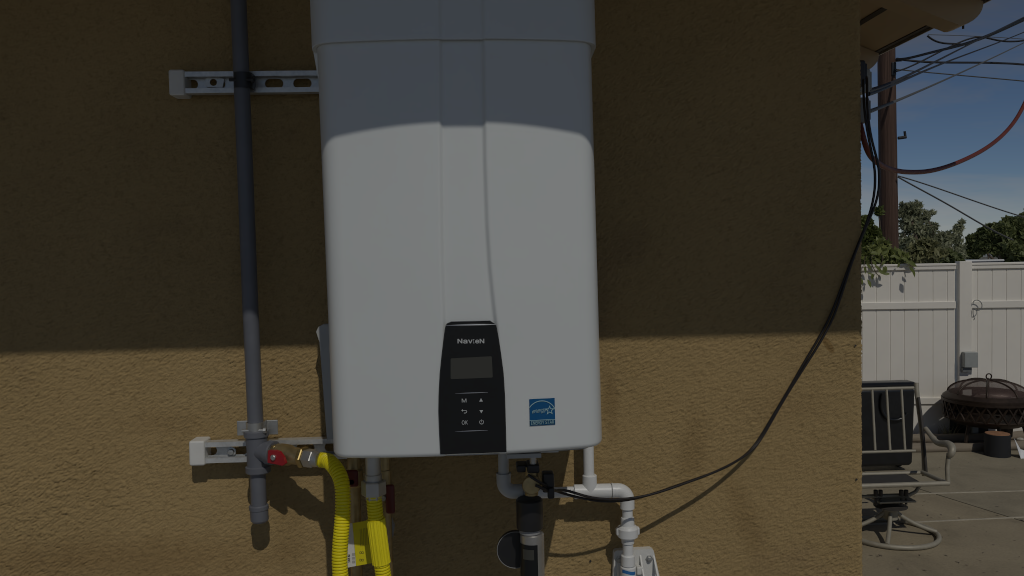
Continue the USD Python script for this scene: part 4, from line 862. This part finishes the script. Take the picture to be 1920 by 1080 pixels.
dome_pr = lambda t: (rP*.85*math.cos(t*math.pi/2)**.8 if t < 1 else 1e-4, (zrim+.066)+(ztop-zrim-.066)*math.sin(t*math.pi/2)**1.15)
for k_ in range(8):
    a = k_*math.pi/4+.2; pts = [(fxc+r*math.cos(a), fy_+r*math.sin(a), z) for r, z in [dome_pr(t) for t in np.linspace(0, .97, 14)]]
    part(fp, 'lid_rib', tube(pts, .0095, 8), 'pit_bronze', smooth=60)
# mesh screen: fine woven wire, half open
dp = [(z-zrim, r) for r, z in [dome_pr(t) for t in np.linspace(0, .985, 16)]]
part(fp, 'mesh_screen', lathe_axis(dp, (fxc, fy_, zrim), Z_, 48), 'wire_mesh', smooth=60)
part(fp, 'lid_handle', cat_(trimesh.creation.torus(.026, .006, 24, 8, transform=trimesh.transformations.translation_matrix((fxc+.01, fy_, ztop+.032)) @ trimesh.transformations.rotation_matrix(np.pi/2, (1, 0, 0))), lathe_axis([(-.01, .05), (0, .045), (.008, .01), (.008, 1e-6)], (fxc, fy_, ztop-.008), Z_, 16)), 'pit_bronze', smooth=40)
# bowl band with a cut lattice, solid bowl below
zband1, zband0 = zrim-.014, A(1850, 782, fy_)[2]
nb = 26; bd = []
for k_ in range(nb):
    a0, a1 = 2*math.pi*k_/nb, 2*math.pi*(k_+1)/nb; rB = rP*.94
    pt = lambda a, z: (fxc+rB*math.cos(a), fy_+rB*math.sin(a), z)
    bd.append(tube([pt(a0, zband0), pt((a0+a1)/2, (zband0+zband1)/2), pt(a1, zband1)], .010, 5)); bd.append(tube([pt(a1, zband0), pt((a0+a1)/2, (zband0+zband1)/2), pt(a0, zband1)], .010, 5))
part(fp, 'lattice_band', cat_(bd), 'pit_bronze', smooth=40)
bandh = zband1-zband0
part(fp, 'bowl', lathe_axis([(zb0-zband0, 1e-6), (zb0-zband0+.002, rP*.45), (zb0-zband0+.02, rP*.72), (-.012, rP*.93), (.006, rP*.955), (.012, rP*.94), (0.0, rP*.92), (zb0-zband0+.03, rP*.68), (zb0-zband0+.012, 1e-6)], (fxc, fy_, zband0), Z_, 56), 'pit_bronze', smooth=35)
part(fp, 'bowl', lathe_axis([(bandh*.55, rP*.80), (bandh*.55, rP*.81), (bandh, rP*.945), (bandh, rP*.93), (bandh*.55, rP*.80)], (fxc, fy_, zband0), Z_, 56), 'pit_bronze', smooth=35)
for t in np.radians((205, 255, 320, 40, 110)):
    e = np.array([math.cos(t), math.sin(t), 0]); part(fp, 'leg', tube([np.array([fxc, fy_, zb0+.05])+e*rP*.72, np.array([fxc, fy_, .02])+e*rP*.86], .016, 8), 'pit_bronze', smooth=60)
part(fp, 'ash_pan', lathe_axis([(0, 1e-6), (0, .05), (.09, .055), (.09, 1e-6)], (fxc+.12, fy_-.1, zb0-.085), Z_, 16), 'pit_bronze', smooth=30)
o = G(1827, 822); part(fp, 'leg', bx(o[0]-.03, o[0]+.03, o[1]-.02, o[1]+.02, .0, A(1827, 798, o[1])[2], .004), 'box_light', smooth=20, label='pale grey flat leg at the front of the fire pit')
# stump
o = G(1884, 859); rs = (A(1905, 840, o[1])[0]-A(1862, 840, o[1])[0])/2; zs_ = A(1884, 818, o[1])[2]
stp = thing('log_stump', 'short black cylinder stump with an orange-brown top in front of the fire pit', 'stump', o)
part(stp, 'bark', lathe_axis([(0, 1e-6), (0, rs*1.02), (zs_*.5, rs), (zs_-.006, rs*.99), (zs_, rs*.96), (zs_, 1e-6)], (o[0], o[1]+rs, 0.001), Z_, 28), 'stump_bark', smooth=35)
part(stp, 'cut_top', lathe_axis([(0, rs*.95), (.004, rs*.94), (.007, rs*.6), (.008, 1e-6)], (o[0], o[1]+rs, zs_+.0015), Z_, 28), 'stump_top', smooth=35)
# crumpled white paper at the frame edge
o = G(1914, 860); pv = np.array([(0, 0, .0), (.10, .02, .0), (.19, .03, .0), (-.02, .06, .17), (.06, .09, .06), (.17, .10, .03)])+o
single('paper_scrap', cat_(trimesh.Trimesh(pv, [[0, 1, 4], [0, 4, 3], [1, 2, 5], [1, 5, 4]], process=False), trimesh.Trimesh(pv+[0, .004, 0], [[0, 4, 1], [0, 3, 4], [1, 5, 2], [1, 4, 5]], process=False)), 'paper', 'crumpled white paper sheet on the slab right of the stump', 'paper', smooth=False)
# dark tarp heap left of the pit
o = G(1775, 812); tm = trimesh.creation.icosphere(4, 1.0); hgt = A(1785, 745, o[1]+.2)[2]
tm.vertices[:, 2] = np.maximum(tm.vertices[:, 2], -.02); tm.vertices *= [.30, .24, hgt]; tm.vertices *= (1+.10*(meshkit.fbm(tm.vertices*9, 3)[:, None]-.5)); tm.vertices += [A(1788, 790, o[1]+.2)[0], o[1]+.22, 0]
single('tarp_heap', tm, 'tarp_green', 'dark grey-green rounded tarp heap against the fence left of the fire pit', 'tarp', smooth=True)
o = G(1812, 822); w_ = A(1850, 800, o[1])[0]-A(1783, 800, o[1])[0]
cb = thing('black_crate', 'low black crate under the left side of the fire pit', 'crate', o)
part(cb, 'crate_body', bx(A(1786, 800, o[1]+.12)[0], A(1786, 800, o[1]+.12)[0]+w_, o[1]+.1, o[1]+.4, .0, A(1800, 768, o[1]+.12)[2], .012), 'bin_black', smooth=30)
part(cb, 'crate_rim', bx(A(1786, 800, o[1]+.12)[0]-.01, A(1786, 800, o[1]+.12)[0]+w_+.01, o[1]+.09, o[1]+.41, A(1800, 768, o[1]+.12)[2]+.0005, A(1800, 768, o[1]+.12)[2]+.025, .008), 'bin_black', smooth=30)

# ---------------------------------------------------------------- utility pole and lines
py_ = 13.0; pa, pb2 = A(1662, 110, py_), A(1667, 470, py_); dia = A(1683, 470, py_)[0]-A(1650.5, 470, py_)[0]
dirp = (pa-pb2)/np.linalg.norm(pa-pb2); base = pb2 - dirp*(pb2[2]/dirp[2]); topp = pa + dirp*3.2
up_t = thing('utility_pole', 'brown wooden utility pole standing beyond the fence', 'utility pole', base)
n = 60; pts = np.linspace(base-dirp*.2, topp, n); part(up_t, 'pole', tube(pts, np.linspace(dia/2*1.05, dia/2*.86, n), 24), 'pole_wood', smooth=60)
o = A(1684, 259, py_); part(up_t, 'step_bracket', cat_(tube([o, A(1699, 257, py_)], .028, 8), tube([A(1698, 259, py_), A(1696, 246, py_)], .022, 8)), 'line_black', smooth=50)
o = A(1680, 113, py_); part(up_t, 'line_bracket', cat_(tube([o, A(1690, 112, py_-.3)], .03, 8)), 'line_black', smooth=50)
o = A(1676, 127, py_-dia/2); part(up_t, 'wood_knot', bx(o[0]-.04, o[0]+.04, py_-dia/2-.015, py_-dia/2+.05, o[2]-.14, o[2]+.10, .012), 'clamp_dark', smooth=20)
def line(pts, r, label, mt_='line_black', n=60): single('power_line', tube(spline(pts, n), r, 6), mt_, label, 'power line', smooth=60)
PYL = py_-.2
line([A(1681, 111, PYL), A(1700, 109.5, PYL-.3), A(1740, 100, PYL-1), A(1800, 85, PYL-2.2), A(1850, 68, PYL-3.3), A(1925, 34, PYL-5)], .022, 'thick black line leaving the pole top and rising steepest to the right')
line([A(1681, 110, PYL), A(1720, 115, PYL), A(1760, 117, PYL), A(1930, 122, PYL+1)], .020, 'black line running nearly level right from the pole')
line([A(1678, 134, PYL), A(1745, 106, PYL), A(1830, 70, PYL), A(1850, 71, PYL), A(1930, 74.5, PYL)], .016, 'line that kinks level at a clip above the crossing lines')
line([A(1679, 130, PYL), A(1720, 134, PYL), A(1820, 143, PYL), A(1930, 153, PYL)], .011, 'thin grey line sloping gently down right of the pole', 'line_grey')
line([A(1739, 67, PYL), A(1760, 79, PYL), A(1782, 82, PYL), A(1812, 84, PYL)], .017, 'short slack line drooping from the eave to the crossing lines')
line([A(1684, 332, PYL), A(1720, 352, PYL), A(1780, 385, PYL), A(1840, 420, PYL), A(1900, 450, PYL)], .014, 'lower thin line falling steeply right behind the trees', 'line_grey')
line([A(1684, 330, PYL), A(1740, 347, PYL), A(1830, 378, PYL), A(1930, 410, PYL)], .012, 'lower thin line falling gently right from the pole', 'line_grey')
line([A(1740, 65, PYL+9), A(1830, 68, PYL+9), A(1930, 74, PYL+9)], .010, 'faint high line just under the eave edge', 'line_grey')
# service drops from the corner boxes
hb = A(1628, 170, .28)
line([hb, A(1690, 147, 1.6), A(1745, 120, 2.8), A(1800, 92, 4.0), A(1850, 67, 5.2), A(1930, 27, 7)], .0055, 'upper service drop from the house corner box to the upper right')
line([hb-[0, 0, .008], A(1690, 152, 1.6), A(1770, 118, 3.4), A(1850, 88, 5.2), A(1930, 56, 7)], .0055, 'second service drop from the house corner box, just below the upper one')
line([A(1630, 209, .22), A(1700, 181, 1.6), A(1780, 146, 3.2), A(1860, 109, 4.8), A(1930, 75, 6.4)], .0050, 'lowest service drop from the grey corner box to the upper right', 'line_grey')

# ---------------------------------------------------------------- trees and shrubs
def crown(clumps, n, size, seed, asp=.5, droop=0.0):
    """clumps: (centre, radii, weight); leaf-sized faces spread through the volume"""
    g = np.random.default_rng(seed); w = np.array([c[2] for c in clumps], float); idx = g.choice(len(clumps), n, p=w/w.sum())
    C_ = np.array([c[0] for c in clumps])[idx]; R_ = np.array([c[1] for c in clumps])[idx]
    d = g.normal(size=(n, 3)); d /= np.linalg.norm(d, axis=1, keepdims=True); rad = g.random(n)**.45
    o = C_ + d*R_*rad[:, None]; o += .35*R_*(np.stack([meshkit.noise(o/ (R_.mean()*.7), s) for s in (1, 2, 3)], 1)-.5)
    keep = meshkit.fbm(o/(R_.mean()*.45), 3, 8) > .38; o = o[keep]; n = len(o)
    u = g.normal(size=(n, 3)); u[:, 2] -= droop; u /= np.linalg.norm(u, axis=1, keepdims=True); v = np.cross(u, g.normal(size=(n, 3))); v /= np.linalg.norm(v, axis=1, keepdims=True)
    s = size*(.6+.8*g.random(n))[:, None]
    V = np.stack([o-u*s, o+v*s*asp, o+u*s, o-v*s*asp], 1).reshape(-1, 3); k_ = np.arange(n)*4
    return trimesh.Trimesh(V, np.vstack([np.stack([k_, k_+1, k_+2], 1), np.stack([k_, k_+2, k_+3], 1)]), process=False)
def tree(name, label, base, clumps, n, size, seed, mt_, asp=.5, trunk_r=.15, droop=0.0):
    t = thing(name, label, 'tree', base)
    part(t, 'crown', crown(clumps, n, size, seed, asp, droop), mt_, smooth=False)
    g = np.random.default_rng(seed+50); ms = []
    for i, c in enumerate(clumps[:9]):
        e = np.array(c[0]); b_ = np.array(base, float); fork = b_+[0, 0, e[2]*.38]; mid = (fork+e)/2+g.normal(0, .2, 3)*[1, 1, .4]
        ms.append(tube(spline([b_-[0, 0, .1], fork, mid, e], 16), np.linspace(trunk_r, trunk_r*.15, 16)*(1 if i == 0 else .55), 7))
    part(t, 'trunk', cat_(ms), 'trunk', smooth=60)
def clump_px(lst, y, dy=1.0):
    out = []
    for px, py, rx, ry, w in lst:
        c_ = A(px, py, y); k_ = (y-EYE[1])/ray(px, py)[1]/FPX; out.append((c_, (rx*k_, dy*rx*k_, ry*k_), w))
    return out
ty = 17.0
cl = clump_px([(1708, 392, 15, 13, .8), (1720, 386, 8, 9, .3), (1728, 406, 15, 14, .8), (1700, 418, 16, 16, .7), (1716, 428, 20, 18, 1.1), (1738, 436, 18, 20, 1.1), (1700, 452, 18, 18, 1), (1762, 450, 20, 16, 1), (1745, 462, 34, 20, 1.8), (1786, 446, 16, 15, .8), (1798, 428, 9, 9, .3), (1803, 416, 5, 5, .12), (1800, 458, 11, 13, .5), (1715, 482, 40, 18, 1.8), (1775, 478, 34, 18, 1.6), (1747, 399, 7, 4, .12), (1690, 402, 9, 14, .3), (1692, 384, 6, 7, .12), (1752, 424, 8, 8, .2)], ty)
tree('grey_green_tree', 'feathery grey-green tree just right of the utility pole', (A(1740, 470, ty)[0], ty, 0), cl, 10500, .058, 1, 'leaf_greygreen', .33, .14, .5)
ty2 = 26.0
cl = clump_px([(1872, 436, 30, 18, 2.2), (1902, 424, 22, 15, 1.6), (1922, 418, 16, 16, 1), (1928, 446, 36, 30, 3), (1853, 444, 18, 13, 1.2), (1842, 462, 14, 11, .8), (1884, 462, 34, 18, 2.2), (1915, 480, 40, 18, 2), (1958, 410, 36, 26, 2), (1890, 414, 8, 6, .2), (1862, 424, 9, 6, .2)], ty2)
tree('dark_tree', 'dark rounded evergreen tree at the right edge above the fence', (A(1900, 470, ty2)[0], ty2, 0), cl, 19000, .12, 2, 'leaf_dark', .6, .25)
ty3 = 12.0
cl = clump_px([(1630, 455, 22, 34, 2.5), (1622, 480, 30, 22, 2), (1600, 440, 30, 40, 2), (1624, 418, 10, 12, .35), (1646, 395, 7, 9, .12), (1600, 480, 40, 30, 2)], ty3)
tree('leafy_tree', 'mid-green leafy tree between the house corner and the utility pole', (A(1610, 470, ty3)[0], ty3, 0), cl, 9000, .06, 3, 'leaf_mid', .5, .1)
cl = clump_px([(1830, 470, 12, 14, 1), (1848, 480, 14, 12, 1), (1830, 485, 16, 12, 1)], 30.0)
tree('small_far_tree', 'small dark tree between the fence post and the rounded evergreen', (A(1836, 470, 30)[0], 30.0, 0), clump_px([(1826, 452, 13, 13, 1), (1832, 465, 16, 13, 1.2), (1822, 474, 14, 16, 1)], 30.0), 5000, .12, 4, 'leaf_dark', .6, .12)
# shrubs close behind the fence
def shrub(label, lst, d, n, size, seed, mt_, asp=.42):
    y = F(1700, 497)[1]+d; b_ = np.array([A(lst[0][0], 500, y)[0], y, 0]); t = thing('shrub', label, 'shrub', b_)
    cl_ = clump_px(lst, y, .8); part(t, 'foliage', crown(cl_, n, size, seed, asp, .4), mt_, smooth=False)
    g = np.random.default_rng(seed); part(t, 'stem', cat_([tube(spline([b_+g.normal(0, .05, 3)*[1, 1, 0], (b_+c[0])/2+g.normal(0, .06, 3), c[0]], 10), np.linspace(.016, .004, 10), 5) for c in cl_]), 'trunk', smooth=60)
shrub('pale spiky shrub rising over the fence top, left of the fence post', [(1725, 470, 22, 18, 2), (1738, 458, 18, 12, 1), (1752, 475, 22, 16, 1.4), (1710, 486, 26, 12, 1.5), (1690, 486, 20, 12, 1)], 1.2, 1500, .05, 11, 'leaf_pale', .3)
shrub('dark green shrub low behind the fence top, under the grey-green tree', [(1770, 482, 26, 14, 2), (1740, 488, 30, 12, 2), (1790, 486, 14, 10, 1)], 1.6, 1600, .045, 12, 'leaf_dark', .5)
shrub('bright green shrub spilling at the fence top beside the house corner', [(1640, 474, 24, 16, 2), (1668, 480, 26, 15, 2), (1655, 460, 14, 12, .7), (1625, 486, 20, 12, 1.2), (1690, 484, 18, 10, .8)], .5, 1100, .045, 13, 'leaf_fresh', .4)
# vine hanging over the fence: each leaf a part
vine = thing('hanging_vine', 'leafy green vine sprig hanging over the white fence by the house corner', 'vine', F(1660, 500)-FN*.05)
fo = lambda px, py, d: P(px, py, FA-FN*d, FN)
stems = [[fo(1640, 478, -.15), fo(1634, 492, .03), fo(1640, 507, .09), fo(1650, 520, .10)], [fo(1650, 476, -.15), fo(1655, 488, .02), fo(1648, 503, .10)], [fo(1690, 480, -.15), fo(1698, 489, .02), fo(1712, 501, .10)], [fo(1625, 480, -.15), fo(1621, 495, .06), fo(1624, 505, .10)]]
part(vine, 'stem', cat_([tube(spline(s, 16), .0035, 6) for s in stems]), 'trunk', smooth=60)
def leaf(o, d, nrm, L_, W_):
    d = d/np.linalg.norm(d); s = np.cross(d, nrm); s /= np.linalg.norm(s); nn = np.cross(s, d); pts = []
    prof_ = [(0, 0), (.15, .55), (.4, 1), (.7, .75), (1, 0)]
    V = []
    for t, w in prof_: c_ = o+d*L_*t-nn*L_*.25*t*t; V += [c_-s*W_*w/2+nn*W_*.12*w, c_, c_+s*W_*w/2+nn*W_*.12*w]
    V = np.array(V); Fc = []
    for i in range(4):
        a = i*3; Fc += [[a, a+1, a+4], [a, a+4, a+3], [a+1, a+2, a+5], [a+1, a+5, a+4]]
    return trimesh.Trimesh(V, Fc, process=False)
lv = [(1634, 488, .08, 1.0, -1, 14), (1640, 498, .10, 1, -.8, 17), (1646, 508, .11, 1.2, -.4, 16), (1655, 514, .11, 1, .1, 13), (1637, 512, .12, -.3, -1, 12), (1656, 500, .10, .2, -1, 13), (1659, 498, .09, .3, -1, 12), (1705, 499, .10, .6, -1, 13), (1698, 490, .06, 1.5, -.6, 22), (1686, 492, .08, -.3, -1, 10), (1620, 500, .10, .3, -1, 13), (1624, 494, .10, .9, -1, 15), (1626, 512, .10, 1, -.2, 10), (1612, 520, .11, .4, -1, 14), (1626, 524, .12, .5, -1, 16), (1708, 502, .15, .5, -1, 18), (1668, 482, .04, 1, .2, 14), (1652, 478, .05, .6, .5, 13), (1676, 480, .06, 1, -.5, 13), (1646, 474, .05, -1, .2, 13), (1632, 476, .06, 1, .1, 14), (1690, 484, .08, 1, -.3, 14), (1640, 484, .05, .8, -.6, 14), (1660, 488, .05, -.6, -.6, 12), (1662, 470, .0, .5, .6, 12)]
kpx = np.linalg.norm(F(1701, 500)-F(1700, 500))
for px, py, d, dx, dz, L_ in lv:
    o = fo(px, py, d); part(vine, 'leaf', leaf(o, FU*dx+Z_*dz+np.array([0, -.25, 0]), -FN+np.array([random.uniform(-.5, .5), 0, random.uniform(.2, .9)]), L_*kpx*1.1, L_*kpx*.48), 'leaf_fresh', smooth=True)

# ---------------------------------------------------------------- car and building behind the fence
cy2 = 20.0; c0, c1_ = A(1789, 489, cy2), A(1887, 489, cy2); zt2 = A(1840, 487, cy2)[2]
car = thing('parked_car', 'white car parked beyond the fence with only its roof showing', 'car', ((c0[0]+c1_[0])/2, cy2+2, 0)); cxm = (c0[0]+c1_[0])/2; hwc = (c1_[0]-c0[0])/2
prof = [(-.98, .32), (-1.0, .75), (-.93, .98), (.93, .98), (1.0, .75), (.98, .32)]
body = np.array([(cxm+x*.9, cy2+y, z) for y in (0, 4.4) for x, z in [(-1, .3), (1, .3), (1, .95), (-1, .95)]]); part(car, 'body', bx(cxm-.9, cxm+.9, cy2-.4, cy2+4.1, .3, .98, .08), 'car_white', smooth=30)
rf_ = trimesh.convex.convex_hull(np.array([(cxm+s*(hwc if z > 1.2 else .82), cy2+y, z) for s in (-1, 1) for y, z in ((-.2, .981), (.1, zt2-.06), (2.2, zt2-.06), (3.2, .981))])); part(car, 'windows', rf_, 'car_glass', smooth=20)
part(car, 'roof', bx(cxm-hwc-.01, cxm+hwc+.01, cy2+.08, cy2+2.25, zt2-.058, zt2, .025), 'car_white', smooth=30)
for s in (-1, 1):
    for y in (.5, 3.2): part(car, 'wheel', cyl((cxm+s*.82-.1, cy2+y, .32), (cxm+s*.82+.1, cy2+y, .32), .32, 20, .03), 'tyre')
by2 = 34.0; a, b = A(1838, 471, by2), A(1872, 490, by2)
fh = thing('far_house', 'pale grey house barely visible between the far trees', 'house', ((a[0]+b[0])/2, by2, 0))
part(fh, 'wall', bx(a[0]-2, b[0]+2, by2, by2+5, 0, a[2]-.25), 'vinyl_white', smooth=False)
part(fh, 'roof', trimesh.convex.convex_hull(np.array([(x, y, z) for x in (a[0]-2.3, b[0]+2.3) for y, z in ((by2-.4, a[2]-.249), (by2+5.4, a[2]-.249), (by2+2.5, a[2]+.05))])), 'box_light', smooth=False)

# things of one kind share a group
for nm, gp_ in dict(power_line='overhead lines at the upper right', garden_timber='timber edging along the soil bed', strut_channel='steel strut channels on the wall', pipe_clamp='clamps on the grey gas pipe', junction_box='boxes on the house corner', grass_tuft='dry grass by the fence', shrub='shrubs behind the fence', service_valve='brass valves in the shade behind the hoses').items():
    for p_ in stage.GetPrimAtPath('/World').GetChildren():
        if p_.GetName().rstrip('0123456789').rstrip('_') == nm: p_.SetCustomDataByKey('group', gp_)
